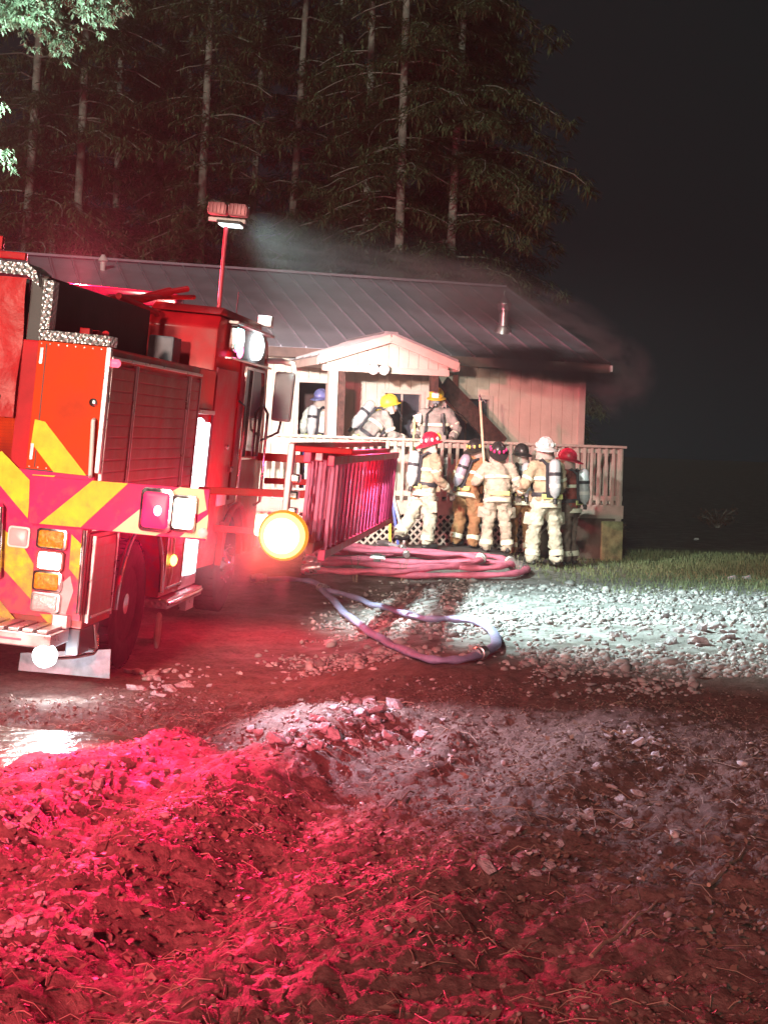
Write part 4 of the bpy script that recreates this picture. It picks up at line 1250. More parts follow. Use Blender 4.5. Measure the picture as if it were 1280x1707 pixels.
    MB().lathe([(.05, -.3), (.05, .10), (.10, .12), (.03, .24)], Matrix.Translation(v), 14).build('roof_vent', white_pl, roof, True)
    # --- porch gable roof
    px0, px1, pk = -5.36, -3.10, -4.22
    ze, zp, yf = 3.06, 3.45, -2.08
    porch = bpy.data.objects.new('porch_roof', None); C.objects.link(porch); porch.parent = Hs
    yb = 0.9
    for s_ in (0, 1):
        xa = px0 if s_ == 0 else px1
        d = Vector((pk - xa, 0, zp - ze))
        nn = 6
        step = (yb - yf) / nn
        pl_ = [Vector((xa, 0, ze)), Vector((xa, 0, ze)) + d]
        q = MB().prism([pl_[0] + Vector((0, 0.008, 0)), pl_[1] + Vector((0, .008, 0)), pl_[1] + Vector((0, step - .004, 0)), pl_[0] + Vector((0, step - .004, 0))], (0, 0, .035))
        q.prism([pl_[0] + Vector((0, 0.0, .036)), pl_[1] + Vector((0, 0, .036)), pl_[1] + Vector((0, .03, .036)), pl_[0] + Vector((0, .03, .036))], (0, 0, .035))
        me_ = q.mesh('porch_panel', mat('pale_porch_metal', (.42, .38, .40), .4, .4, .12))
        for k in range(nn):
            link('porch_panel', me_, porch, (0, yf + step * k, 0))
        # rake fascia on the front and eave fascia on the side
        MB().beam(Vector((xa, yf - .012, ze - .04)), Vector((pk, yf - .012, zp - .04)), 0.03, 0.13, (0, 0, 1)).build('rake_fascia', trim_m, porch, False, .004)
        MB().beam(Vector((xa - (.012 if s_ == 0 else -.012), yf, ze - .05)), Vector((xa - (.012 if s_ == 0 else -.012), -.5, ze - .05)), 0.03, 0.12).build('eave_fascia', trim_m, porch, False, .004)
    MB().beam((pk, yf, zp + .05), (pk, yb, zp + .05), 0.22, 0.03).build('porch_ridge_cap', MATS['pale_porch_metal'], porch)
    # gable siding boards
    x = px0 + .16
    while x < px1 - .2:
        x1 = x + .165
        zz = lambda q: ze + (zp - ze) * (1 - abs(q - pk) / (pk - px0 if q < pk else px1 - pk)) - .06
        MB().prism([(x + .004, yf + .13, ze - .10), (x1 - .004, yf + .13, ze - .10), (x1 - .004, yf + .13, zz(x1)), (x + .004, yf + .13, zz(x))], (0, .03, 0)).build('gable_board', siding, porch)
        x = x1
    MB().beam((px0 + .1, yf + .18, ze - .14), (px1 - .1, yf + .18, ze - .14), 0.1, 0.10).build('porch_beam', trim_m, porch, False, .004)
    bx('porch_ceiling', trim_m, porch, px0 + .06, px1 - .06, yf + .24, 0.0, ze - .06, ze - .03)
    for x in (-4.50, -4.33):
        MB().lathe([(.03, 0), (.035, .08), (.075, .14), (.085, .18), (.07, .19)], Matrix.Translation((x, yf + .12, ze - .10)) @ Matrix.Rotation(R(105), 4, 'X'), 16).build('porch_flood', white_pl, porch, True)
    bx('flood_bracket', black, porch, -4.52, -4.28, yf + .10, yf + .13, ze - .10, ze - .06, 0.005)
    bx('porch_post', trim_m, Hs, -5.16, -5.02, -1.98, -1.84, DK, ze - .19, 0.006)
    bx('porch_post', char_m, Hs, -5.00, -4.89, -1.95, -1.84, DK, ze - .19, 0.006)  # dark strip standing in for the pale post's shadow side
    bx('porch_post', char_m, Hs, -3.50, -3.38, -1.98, -1.86, 2.62, ze - .19, 0.006)
    # dark timbers added for the diagonal shadow and smoke behind the porch corner
    MB().beam((-3.46, -1.80, 3.0), front(735, 648, -1.2), 0.05, 0.13).build('shadow_timber', char_m, Hs, False, .006)
    MB().beam(front(722, 640, -0.7), front(782, 700, -0.6), 0.04, 0.16).build('shadow_timber', mat('shadow_board', (.22, .14, .11), .8, 0, .4, 6), Hs, False, .006)
    MB().beam(front(738, 640, -1.0), front(836, 742, -0.7), 0.05, 0.30).build('shadow_timber', char_m, Hs, False, .006)
    bx('meter_box', mat('rusty_box', (.35, .08, .06), .6), Hs, -2.46, -2.38, -0.10, -0.03, 2.72, 3.0, .006)
    # --- deck
    deck = bpy.data.objects.new('deck', None); C.objects.link(deck); deck.parent = Hs
    yd = -2.0
    dm = MB().box(-7.6, -0.18, 0, 0.135, DK - .03, DK).mesh('deck_board', deck_m, False, .003)
    y = yd
    while y < -0.2:
        link('deck_board', dm, deck, (0, y, 0)); y += .142
    bx('deck_rim', deck_m, deck, -7.6, -0.18, yd - .04, yd - .003, DK - .22, DK - .005, .004)
    bx('deck_rim', deck_m, deck, -0.177, -0.14, yd - .04, -.06, DK - .22, DK - .005, .004)
    bx('shade_sheet', black, deck, -7.6, -0.22, yd + .35, yd + .40, 0.0, DK - .24)  # black sheet standing in for the shade under the deck
    # railing
    rail = bpy.data.objects.new('railing', None); C.objects.link(rail); rail.parent = Hs
    bx('top_rail', deck_m, rail, -7.6, -0.14, yd - .09, yd + .05, RAILZ - .04, RAILZ, .005)
    bx('lower_rail', deck_m, rail, -7.6, -0.16, yd - .03, yd + .02, DK + .07, DK + .15, .004)
    bx('upper_rail', deck_m, rail, -7.6, -0.16, yd - .012, yd + .02, RAILZ - .13, RAILZ - .045, .004)
    bm_ = MB().box(-.024, .024, -.055, -.034, DK - .02, RAILZ - .045).mesh('baluster', deck_m, False, .003)
    for k in range(58):
        link('baluster', bm_, rail, (-7.55 + k * .1285, yd, 0))
    for x in (-7.55, -5.09, -3.44, -1.7, -0.22):
        bx('rail_post', deck_m, rail, x - .05, x + .05, yd - .032, yd + .065, 0.0, RAILZ - .045, .004)
    bx('top_rail', deck_m, rail, -.24, -.13, yd + .055, -.06, RAILZ - .04, RAILZ, .005)
    bm2 = MB().box(-.19, -.17, -.024, .024, DK - .02, RAILZ - .045).mesh('baluster', deck_m, False, .003)
    for k in range(14):
        link('baluster', bm2, rail, (0, yd + .15 + k * .128, 0))
    # lattice skirt: crossing slats
    lat = bpy.data.objects.new('lattice', None); C.objects.link(lat); lat.parent = Hs
    h_ = DK - .22 - 0.12
    for s_, yy in ((1, yd - .012), (-1, yd + .002)):
        me_ = MB().prism([(-.022, 0, .12), (.022, 0, .12), (.022 + s_ * h_, 0, .12 + h_), (-.022 + s_ * h_, 0, .12 + h_)], (0, .008, 0)).mesh('lattice_slat', mat('lattice_wood', (.50, .44, .38), .75, 0, .2, 8))
        k = -7.5
        while k < -1.8:
            link('lattice_slat', me_, lat, (k + (0 if s_ > 0 else h_), yy, 0)); k += .125
    bx('skirt', mat('stained_skirt_board', (.12, .085, .065), .85, 0, .4, 3, .3, 20), Hs, -1.75, -0.19, yd - .01, yd + .01, 0.02, DK - .225)
    bx('skirt_block', mat('lichen_block', (.30, .29, .15), .85, 0, .5, 7, .5, 18), Hs, -0.54, -0.16, yd - .10, yd - .045, -0.05, DK - .26, .02)
    return Hs


HOUSE = make_house()
soot(roof_m, -2.9, 0, 3.75, 3.30, HOUSE)

# dark tarp laid on the ground before the deck
n, m_ = 26, 10
vs, fs = [], []
c = [hl(-4.6, -3.55, 0), hl(-1.35, -3.35, 0), hl(-1.3, -2.25, 0), hl(-4.7, -2.3, 0)]
for j in range(m_ + 1):
    for i in range(n + 1):
        u, v = i / n, j / m_
        p = (c[0] * (1 - u) + c[1] * u) * (1 - v) + (c[3] * (1 - u) + c[2] * u) * v
        p.z = float(gh(np.array([p.x]), np.array([p.y]))[0]) + 0.022 + 0.008 * math.sin(i * 1.7 + j) * math.cos(j * 1.3)
        vs.append(p)
for j in range(m_):
    for i in range(n):
        a = j * (n + 1) + i
        fs.append((a, a + 1, a + n + 2, a + n + 1))
o = MB().add(vs, fs).build('tarpaulin', mat('grey_tarp', (.10, .095, .10), .6, 0, .25, 5, .4, 8), None, True)
tag(o, 'dark grey tarpaulin spread on the ground before the deck', 'tarpaulin')


# ------------------------------------------------------------------ hoses
def spline(pts, n=10, closed=False):
    out_ = []
    P_ = [Vector(p) for p in pts]
    for i in range(len(P_) - 1):
        p0, p1, p2, p3 = P_[max(i - 1, 0)], P_[i], P_[i + 1], P_[min(i + 2, len(P_) - 1)]
        for k in range(n):
            t = k / n
            out_.append(0.5 * ((2 * p1) + (p2 - p0) * t + (2 * p0 - 5 * p1 + 4 * p2 - p3) * t * t + (3 * p1 - p0 - 3 * p2 + p3) * t ** 3))
    out_.append(P_[-1])
    return out_


def hose(name, label, pix, r_, m, lift=0.0, cat='hose', group=None, layer=None):
    g = [ground_at(px, py) for px, py in pix]
    s_ = spline(g, 9)
    for i, p in enumerate(s_):
        p.z = float(gh(np.array([p.x]), np.array([p.y]), False)[0]) + r_ + lift + (layer(i / len(s_)) if layer else 0)
    for i, p in enumerate(s_):
        q = Vector((p.x, p.y, 0))
        p.x += 0.022 * float(vnoise(np.array([q.x * 2.3]), np.array([q.y * 2.3]), lift * 50, 6)[0])
        p.y += 0.05 * float(vnoise(np.array([q.x * 2.3]), np.array([q.y * 2.3]), lift * 50, 8)[0])
    mb = MB().tube(s_, r_ * 1.12, 12)
    for k in range(len(s_) * 12):
        pz = s_[k // 12].z - r_ * .3
        v_ = mb.v[k]
        mb.v[k] = (v_[0], v_[1], pz + (v_[2] - s_[k // 12].z) * (.62 + .12 * math.sin(k // 12 * .9)))
    o = tag(mb.build(name, m, None, True), label, cat, group)
    for i in (0, len(s_) // 2, len(s_) - 2):
        a_, b_ = s_[i], s_[i + 1]
        dd = (b_ - a_).normalized()
        MB().tube([a_, a_ + dd * .05, a_ + dd * .055, a_ + dd * .15, a_ + dd * .155, a_ + dd * .2], [r_ * 1.08, r_ * 1.1, r_ * 1.35, r_ * 1.35, r_ * 1.1, r_ * 1.08], 14).build('coupling', alu, o, True)
    return o


blue_h = mat('blue_grey_hose', (0.30, 0.31, 0.50), 0.6, 0, 0.15, 12, 0.4, 120)
pink_h = mat('red_hose_jacket', (0.80, 0.19, 0.30), 0.65, 0, 0.2, 7, 0.4, 120)
hose('hose', 'thick blue grey hose looped across the mud behind the engine',
     [(420, 972), (480, 972), (525, 978), (548, 1000), (585, 1037), (640, 1078), (700, 1104), (750, 1111), (795, 1104), (822, 1084), (818, 1060), (795, 1046), (750, 1040), (700, 1038), (640, 1020), (590, 1002), (545, 990)], 0.043, blue_h, 0.02)
runs = [[(500, 958), (600, 962), (720, 966), (840, 966), (876, 958), (868, 949), (820, 945), (700, 944), (600, 940), (530, 938), (520, 930), (560, 926), (660, 931), (760, 938), (840, 946), (862, 952)],
        [(505, 948), (560, 950), (660, 955), (760, 958), (830, 957), (850, 950), (820, 940), (740, 934), (650, 926), (570, 921), (540, 918)],
        [(510, 966), (580, 968), (660, 969), (740, 962), (800, 951), (780, 942), (700, 937), (600, 932), (530, 924)]]
labs = ['pink red hose forming the outermost long loop on the ground by the firefighters', 'pink red hose laid back and forth inside the long loop', 'pink red hose lying nearest the ladder rack in the flaked pile']
for k, (r__, lb) in enumerate(zip(runs, labs)):
    hose('hose', lb, r__, 0.056, pink_h, 0.012 + 0.035 * k, 'hose', None, lambda t, k=k: 0.02 * math.sin(t * 21 + k * 2) ** 2)
hose('hose', 'short grey hose end lying over the pink hoses', [(630, 920), (655, 923), (672, 930), (676, 938)], 0.036, mat('grey_hose', (.45, .42, .46), .6), 0.10)

# hand tools leaning at the lattice
for k, (a, b, lab, m) in enumerate([((664, 893), (652, 818), 'blue shafted tool leaning at the left of the lattice', mat('blue_shaft', (.10, .14, .50), .5)),
                                    ((676, 890), (653, 818), 'pale grey tool pole leaning against the deck lattice', mat('grey_shaft', (.62, .62, .63), .5)),
                                    ((651, 884), (650, 822), 'yellow handled tool standing against the deck lattice', mat('yellow_handle', (.75, .62, .08), .5)),
                                    ]):
    Yb, Yt = 23.1 - 0.0 * k, 23.42 - 0.03 * k
    pa, pb = at(a[0], a[1], Yb), at(b[0], b[1], Yt)
    pa.z = float(gh(np.array([pa.x]), np.array([pa.y]))[0]) + 0.02
    t = thing('hand_tool', lab, 'tool', Matrix.Translation(pa))
    d = pb - pa
    MB().tube([(0, 0, 0), d], 0.022, 8).build('shaft', m, t, True)
    MB().beam(d, d * 1.06 + Vector((.03, 0, 0)), 0.05, 0.03).build('tool_head', alu, t, False, .006)
a, b = ground_at(592, 893), ground_at(664, 893)
a.z += .03; b.z += .03
tag(MB().tube([a, a.lerp(b, .5), b], 0.02, 8).build('long_handle', MATS['yellow_handle'], None, True), 'yellow handle lying flat on the ground left of the tools', 'tool')
# small litter by the deck corner
for px, py, s_, lab in ((1000, 893, .05, 'small white scrap standing by the right deck corner'), (1006, 903, .035, 'smaller white scrap just right of the deck corner'), (1159, 901, .04, 'lone white scrap on the dark grass at the far right'), (972, 900, .06, 'pale stone beside the rightmost firefighter boot')):
    p = ground_at(px, py)
    o = link('scrap' if 'scrap' in lab else 'stone', ROCKS[int(px) % 6], None, p + Vector((0, 0, s_ * .5)), (.4, .2, px))
    o.scale = (s_ * 1.5, s_ * .8, s_)
    tag(o, lab, 'debris')


# ================================================================== PEOPLE
def remesh(mb, name, m, voxel, smooth_it=6, wrinkle=0.0, seed=0):
    me = mb.mesh(name + '_cage', None)
    tmp = bpy.data.objects.new('cage', me)
    C.objects.link(tmp)
    md = tmp.modifiers.new('r', 'REMESH'); md.mode = 'VOXEL'; md.voxel_size = voxel
    sm = tmp.modifiers.new('s', 'SMOOTH'); sm.iterations = smooth_it; sm.factor = 0.5
    dg = bpy.context.evaluated_depsgraph_get()
    dg.update()
    out_ = bpy.data.meshes.new_from_object(tmp.evaluated_get(dg))
    bpy.data.objects.remove(tmp)
    bpy.data.meshes.remove(me)
    out_.name = name
    if wrinkle:
        n = len(out_.vertices)
        co = np.zeros(n * 3, np.float32); out_.vertices.foreach_get('co', co); co = co.reshape(-1, 3)
        nr = np.zeros(n * 3, np.float32); out_.vertices.foreach_get('normal', nr); nr = nr.reshape(-1, 3)
        f = fbm(co[:, 0] * 11, co[:, 1] * 11, co[:, 2] * 15, 3, seed)
        co = co + nr * (f * wrinkle)[:, None]
        out_.vertices.foreach_set('co', co.astype(np.float32).ravel())
    out_.materials.clear()
    out_.materials.append(m)
    out_.shade_smooth()
    return out_


skin_m = mat('skin', (0.55, 0.33, 0.25), 0.5, 0, 0.1, 12)
refl_m = mat('reflective_tape', (0.86, 0.86, 0.70), 0.4, 0, 0.06, 9)
refl_edge = mat('lime_tape', (0.80, 0.84, 0.30), 0.45, 0, 0.08, 9)
boot_m = mat('black_boot_rubber', (0.03, 0.03, 0.032), 0.45, 0, 0.3, 10)
glove_m = mat('dark_glove_leather', (0.10, 0.085, 0.07), 0.7, 0, 0.3, 20)
strap_m = mat('black_strap', (0.035, 0.035, 0.045), 0.6, 0, 0.3, 20)
bottle_m = mat('grey_bottle', (0.50, 0.53, 0.56), 0.32, 0.1, 0.12, 9, rvar=.1)
mask_m = mat('mask_lens', (0.28, 0.36, 0.40), 0.1, 0, 0.15, 10, spec=0.8)
COATS = dict(tan=(0.46, 0.35, 0.24), brown=(0.36, 0.19, 0.09), grey=(0.30, 0.29, 0.27), maroon=(0.26, 0.06, 0.05), cream=(0.60, 0.57, 0.46), beige=(0.48, 0.42, 0.34), blue=(0.12, 0.12, 0.42), white=(0.65, 0.64, 0.60), dark=(0.16, 0.12, 0.10))
HELM = dict(red=(0.55, 0.015, 0.05), yellow=(0.72, 0.56, 0.06), white=(0.78, 0.75, 0.75), black=(0.03, 0.027, 0.027), blue=(.2, .22, .5))


def cloth(c):
    return mat('turnout_' + c, COATS[c], 0.85, 0, 0.30, 5, 0.6, 45, dist=0.015)


def tri_frame(a, b):
    return (Vector(b) - Vector(a)).to_track_quat('Z', 'Y').to_matrix().to_4x4()


GLOVE = {}


def glove_mesh(side):
    if side in GLOVE:
        return GLOVE[side]
    s = side
    mb = MB()
    mb.cap((0, -.03, 0), .036, (0, .03, 0), .042)
    mb.ell((0, .065, 0), (.046, .055, .024))
    for k, (x, l) in enumerate(((-.034, .062), (-.011, .072), (.012, .068), (.034, .052))):
        a = Vector((x, .10, 0)); b = a + Vector((x * .12, l * .52, -.012)); c = b + Vector((0, l * .28, -.034)); d = c + Vector((0, -.004, -.030))
        mb.cap(a, .0115, b, .0108, 8, 3); mb.cap(b, .0108, c, .010, 8, 3); mb.cap(c, .010, d, .009, 8, 3)
    a = Vector((-.036 * s, .03, -.004)); b = a + Vector((-.036 * s, .034, -.016)); c = b + Vector((-.006 * s, .032, -.02))
    mb.cap(a, .015, b, .0125, 8, 3); mb.cap(b, .0125, c, .0105, 8, 3)
    GLOVE[s] = remesh(mb, 'glove', glove_m, .0065, 2)
    return GLOVE[s]


def band(parent, a, b, t, r0, r1, wd, m=None, n=22, name='reflective_band', sy=1.0, yaw=None):
    """ring of tape round a limb segment a->b at fraction t"""
    a, b = Vector(a), Vector(b)
    c = a.lerp(b, t)
    M = Matrix.Translation(c) @ tri_frame(a, b)
    if yaw is not None:
        M = Matrix.Translation(c) @ Matrix.Rotation(yaw, 4, 'Z')
    e = link(name, MB().lathe([(r0 - .012, -wd / 2), (r0, -wd / 2 + .004), ((r0 + r1) / 2 + .003, 0), (r1, wd / 2 - .004), (r1 - .012, wd / 2)], M, n, 1.0, sy).mesh(name, m or refl_m, True), parent)
    return e


def helmet(parent, M, col, accent, shield):
    h = bpy.data.objects.new('helmet', None); C.objects.link(h); h.parent = parent; h.matrix_local = M
    hm = mat('helmet_' + col, HELM[col], 0.38, 0, 0.14, 14, rvar=.1)
    prof = [(.128, -.012), (.132, .01), (.128, .05), (.110, .095), (.075, .128), (.03, .142), (.005, .144)]
    MB().lathe(prof, None, 24, 0.92, 1.16).build('shell', hm, h, True)
    for a in range(4):
        ang = R(45 * a)
        pts = [Vector((math.cos(t) * .131 * math.sin(ang) * .92, math.cos(t) * .131 * math.cos(ang) * 1.16, .01 + math.sin(t) * .14)) for t in [R(12 + 13 * k) for k in range(13)]]
        MB().tube(pts, .008, 6).build('ridge', hm, h, True)
    # brim, longer at the back
    n = 36
    vs, fs = [], []
    for k in range(n):
        a = 2 * math.pi * k / n
        bk = max(0, -math.sin(a))
        ro = .168 + .075 * bk ** 2 + .012 * max(0, math.sin(a))
        zo = -.028 - .03 * bk ** 2
        ri = .120
        for (rr_, zz) in ((ri, -.002), (ro, zo), (ro, zo - .012), (ri, -.016)):
            vs.append((math.cos(a) * rr_ * .93, math.sin(a) * rr_ * 1.10, zz))
    for k in range(n):
        q = (k + 1) % n
        for j in range(4):
            fs.append((k * 4 + j, q * 4 + j, q * 4 + (j + 1) % 4, k * 4 + (j + 1) % 4))
    MB().add(vs, fs).build('brim', hm, h, True)
    if shield:
        MB().prism([(-.05, .158, .0), (.05, .158, .0), (.06, .150, .07), (0.0, .142, .115), (-.06, .150, .07)], (0, .012, 0.002)).build('front_shield', mat('shield_' + shield, (.75, .72, .70) if shield == 'white' else (.6, .5, .1), .4), h, False, .003)
    if accent:
        am = mat('tetra_' + accent, dict(red=(.9, .05, .25), yellow=(.85, .75, .2), white=(.85, .82, .8))[accent], .3)
        for k in range(-3, 4):
            ang = R(-90 + k * 38)
            c = Vector((math.cos(ang) * .126, math.sin(ang) * .158, .035))
            MB().ell(c, (.021, .021, .032), (0, 0, ang)).build('trim_marker', am, h, True)
    # neck curtain
    vs, fs = [], []
    for k in range(13):
        a = R(180 + 15 * k)
        for rr_, zz in ((.112, -.02), (.128, -.10), (.14, -.175)):
            vs.append((math.cos(a) * rr_, math.sin(a) * rr_ * 1.05, zz))
    for k in range(12):
        for j in range(2):
            fs.append((k * 3 + j, (k + 1) * 3 + j, (k + 1) * 3 + j + 1, k * 3 + j + 1))
    MB().add(vs, fs).build('neck_curtain', mat('neck_curtain_cloth', (.45, .38, .34), .85), h, True)
    return h


def head_prims(mb, M):
    e = lambda c, r_, rot=(0, 0, 0): mb.ell(M @ Vector(c), r_, M.to_euler() if rot == (0, 0, 0) else rot, 14, 9)
    e((0, 0, .015), (.076, .097, .105))
    e((0, .028, -.045), (.058, .068, .068))
    e((0, .062, -.085), (.030, .026, .024))
    e((0, .098, -.018), (.013, .020, .018))
    e((0, .090, .008), (.010, .012, .026))
    e((-.034, .082, .024), (.022, .012, .010)); e((.034, .082, .024), (.022, .012, .010))
    e((-.078, -.005, -.01), (.012, .02, .03)); e((.078, -.005, -.01), (.012, .02, .03))
    e((0, .088, -.058), (.026, .012, .006)); e((0, .086, -.070), (.022, .012, .007))


def person(label, pos, yaw, pose=None, coat='tan', pants='cream', helm='black', accent=None, shield=None, bottle=True, mask=False, bottle_col=None, bend=0.0, scale=1.0, head_yaw=0.0, head_pitch=0.0, cuffs=True, bottle_tilt=0.0):
    J = dict(pelvis=(0, 0, .95), chest=(0, 0, 1.24), neck=(0, 0, 1.49), head=(0, .025, 1.64),
             shL=(-.20, 0, 1.42), shR=(.20, 0, 1.42), elL=(-.29, -.02, 1.15), elR=(.29, -.02, 1.15), wrL=(-.24, .20, 1.0), wrR=(.24, .20, 1.0),
             hpL=(-.105, 0, .92), hpR=(.105, 0, .92), knL=(-.14, .03, .50), knR=(.14, .03, .50), anL=(-.16, -.02, .10), anR=(.16, -.02, .10))
    if pose:
        J.update(pose)
    J = {k: Vector(v) for k, v in J.items() if k != 'arms_world'}
    if bend:
        Rb = Matrix.Translation(J['pelvis']) @ Matrix.Rotation(-bend, 4, 'X') @ Matrix.Translation(-J['pelvis'])
        for k in ('chest', 'neck', 'head', 'shL', 'shR'):
            J[k] = Rb @ J[k]
        if not (pose and pose.get('arms_world')):
            for k in ('elL', 'elR', 'wrL', 'wrR'):
                J[k] = Rb @ J[k]
    HM = Matrix.Translation(J['head']) @ Matrix.Rotation(head_yaw, 4, 'Z') @ Matrix.Rotation(-head_pitch, 4, 'X')
    up = (J['neck'] - J['pelvis']).normalized()
    # continuous body
    mb = MB()
    head_prims(mb, HM)
    mb.cap(J['neck'] - up * .04, .062, J['head'] - Vector((0, .01, .06)), .055)
    mb.cap(J['pelvis'], .12, J['chest'], .13)
    mb.cap(J['chest'], .13, J['neck'] - up * .09, .10)
    for s in 'LR':
        mb.cap(J['neck'] - up * .08, .07, J['sh' + s], .06)
        mb.cap(J['sh' + s], .055, J['el' + s], .042); mb.cap(J['el' + s], .040, J['wr' + s], .030)
        mb.cap(J['hp' + s], .085, J['kn' + s], .058); mb.cap(J['kn' + s], .055, J['an' + s], .038)
        mb.cap(J['an' + s], .036, J['an' + s] + Vector((0, .13, -.055)), .030)
    body = link('person', remesh(mb, 'person', skin_m, .0125, 3))
    body.location = pos
    body.rotation_euler = (0, 0, yaw)
    body.scale = (scale,) * 3
    tag(body, label, 'person', 'firefighters at the house')
    seed = int(abs(pos[0] * 100)) + 3
    # trousers
    mb = MB()
    mb.ell(J['pelvis'] + Vector((0, -.01, .02)), (.185, .150, .16))
    for s in 'LR':
        mb.cap(J['hp' + s] + Vector((0, 0, -.01)), .125, J['kn' + s], .098)
        mb.cap(J['kn' + s], .098, J['an' + s] + (J['kn' + s] - J['an' + s]).normalized() * .03, .096)
        o_ = Vector((-.05 if s == 'L' else .05, 0, 0))
        mid = J['hp' + s].lerp(J['kn' + s], .62)
        mb.ell(mid + o_ * 1.5, (.05, .085, .10))
    link('trousers', remesh(mb, 'trousers', cloth(pants), .015, 3, .026, seed), body)
    # coat
    mb = MB()
    side_r = 0.175
    cM = lambda p, r_: mb.ell(p, r_, ((-bend), 0, 0))
    cM(J['pelvis'] + up * .02, (.205, .165, .17))
    cM(J['pelvis'].lerp(J['chest'], .5), (.20, .155, .19))
    cM(J['chest'] + up * .04, (.215, .160, .20))
    cM(J['neck'] - up * .10, (.17, .12, .11))
    mb.cap(J['neck'] - up * .07, .095, J['neck'] + up * .02, .088)
    for s in 'LR':
        mb.cap(J['neck'] - up * .10, .10, J['sh' + s], .088)
        mb.cap(J['sh' + s], .092, J['el' + s], .074)
        mb.cap(J['el' + s], .074, J['wr' + s], .062)
    link('coat', remesh(mb, 'coat', cloth(coat), .015, 3, .021, seed + 9), body)
    # boots and gloves
    for s in 'LR':
        mb = MB()
        an = J['an' + s]
        mb.cap(an + Vector((0, 0, .06)), .072, an + Vector((0, 0, -.03)), .062)
        mb.ell(an + Vector((0, .06, -.055)), (.058, .15, .045))
        mb.ell(an + Vector((0, .13, -.045)), (.056, .075, .052))
        link('boot', remesh(mb, 'boot', boot_m, .012, 2), body)
        d = (J['wr' + s] - J['el' + s]).normalized()
        g = link('glove', glove_mesh(-1 if s == 'L' else 1), body)
        g.matrix_local = Matrix.Translation(J['wr' + s] + d * .035) @ d.to_track_quat('Y', 'Z').to_matrix().to_4x4()
        if cuffs:
            kn = J['kn' + s]
            band(body, kn, an, .80, .108, .107, .085)
        band(body, J['el' + s], J['wr' + s], .72, .070, .067, .06)
        band(body, J['sh' + s], J['el' + s], .70, .086, .083, .05)
    for s in 'LR':
        sg = -1 if s == 'L' else 1
        mid = J['hp' + s].lerp(J['kn' + s], .60)
        Mq = Matrix.Translation(mid + Vector((sg * .118, 0, 0))) @ tri_frame(J['kn' + s], J['hp' + s])
        MB().box(-.028, .028, -.075, .075, -.09, .09, Mq).build('cargo_pocket', cloth(pants), body, True, .02)
        Mk = Matrix.Translation(J['kn' + s] + Vector((0, .085, 0)))
        MB().box(-.06, .06, -.018, .02, -.09, .09, Mk).build('knee_patch', glove_m, body, True, .012)
        Mc = Matrix.Translation(J['pelvis'] + up * .03 + Vector((sg * .12, .155, 0))) @ Matrix.Rotation(-bend, 4, 'X')
        MB().box(-.07, .07, -.02, .025, -.08, .08, Mc).build('coat_pocket', cloth(coat), body, True, .015)
    MB().box(-.03, .03, -.02, .025, -.07, .07, Matrix.Translation(J['chest'] + up * .10 + Vector((-.12, .165, 0))) @ Matrix.Rotation(-bend, 4, 'X')).build('radio', black, body, True, .008)
    MB().box(-.17, .17, -.006, .006, -.035, .035, Matrix.Translation(J['pelvis'] + up * .04 + Vector((0, -.172, 0))) @ Matrix.Rotation(-bend, 4, 'X')).build('tail_patch', refl_edge, body, True, .004)
    M_up = tri_frame(J['pelvis'], J['neck'])
    for (p, rx_, ry_, wd) in ((J['pelvis'] - up * .095, .222, .183, .07), (J['chest'] + up * .0, .225, .170, .055)):
        Mb = Matrix.Translation(p) @ Matrix.Rotation(-bend, 4, 'X')
        link('reflective_band', MB().lathe([(.95, -wd / 2), (1, -wd / 2 + .006), (1.005, 0), (1, wd / 2 - .006), (.95, wd / 2)], Mb @ Matrix.Diagonal((rx_, ry_, 1, 1)), 28).mesh('reflective_band', refl_m, True), body)
    helmet(body, HM @ Matrix.Translation((0, -.005, .055)), helm, accent, shield)
    if mask:
        e = bpy.data.objects.new('face_mask', None); C.objects.link(e); e.parent = body; e.matrix_local = HM
        MB().ell((0, .068, -.012), (.066, .052, .075)).build('visor', mask_m, e, True)
        MB().lathe([(.034, 0), (.036, .03), (.022, .05)], Matrix.Translation((0, .10, -.075)) @ Matrix.Rotation(R(-75), 4, 'X'), 14).build('regulator', black, e, True)
        MB().tube([(0.02, .12, -.09), (.09, .12, -.17), (.15, .10, -.24)], .014, 8).build('air_hose', black, e, True)
    if bottle:
        bk = J['chest'] - Matrix.Rotation(-bend, 3, 'X') @ Vector((0, .165, 0))
        Mp = Matrix.Translation(bk) @ Matrix.Rotation(-bend, 4, 'X') @ Matrix.Rotation(bottle_tilt, 4, 'Y')
        pk = bpy.data.objects.new('air_pack', None); C.objects.link(pk); pk.parent = body; pk.matrix_local = Mp
        bmx = bottle_m if not bottle_col else mat('bottle_' + bottle_col, dict(purple=(.46, .40, .52), pale=(.66, .68, .72))[bottle_col], .32, .1)
        MB().lathe([(.02, -.30), (.03, -.27), (.065, -.24), (.082, -.18), (.085, 0), (.085, .16), (.078, .22), (.05, .26), (.01, .275)], Matrix.Translation((0, -.085, 0)), 20).build('cylinder', bmx, pk, True)
        MB().lathe([(.030, -.37), (.034, -.31), (.024, -.29)], Matrix.Translation((0, -.085, 0)), 14).build('valve', black, pk, True)
        MB().lathe([(.087, -.02), (.089, .0), (.087, .03)], Matrix.Translation((0, -.085, .05)), 20).build('bottle_strap', strap_m, pk, True)
        MB().lathe([(.087, -.02), (.0885, .0), (.087, .035)], Matrix.Translation((0, -.085, -.12)), 20).build('bottle_label', white_pl, pk, True)
        MB().box(-.10, .10, -.02, .012, -.28, .22).build('pack_frame', strap_m, pk, False, .01)
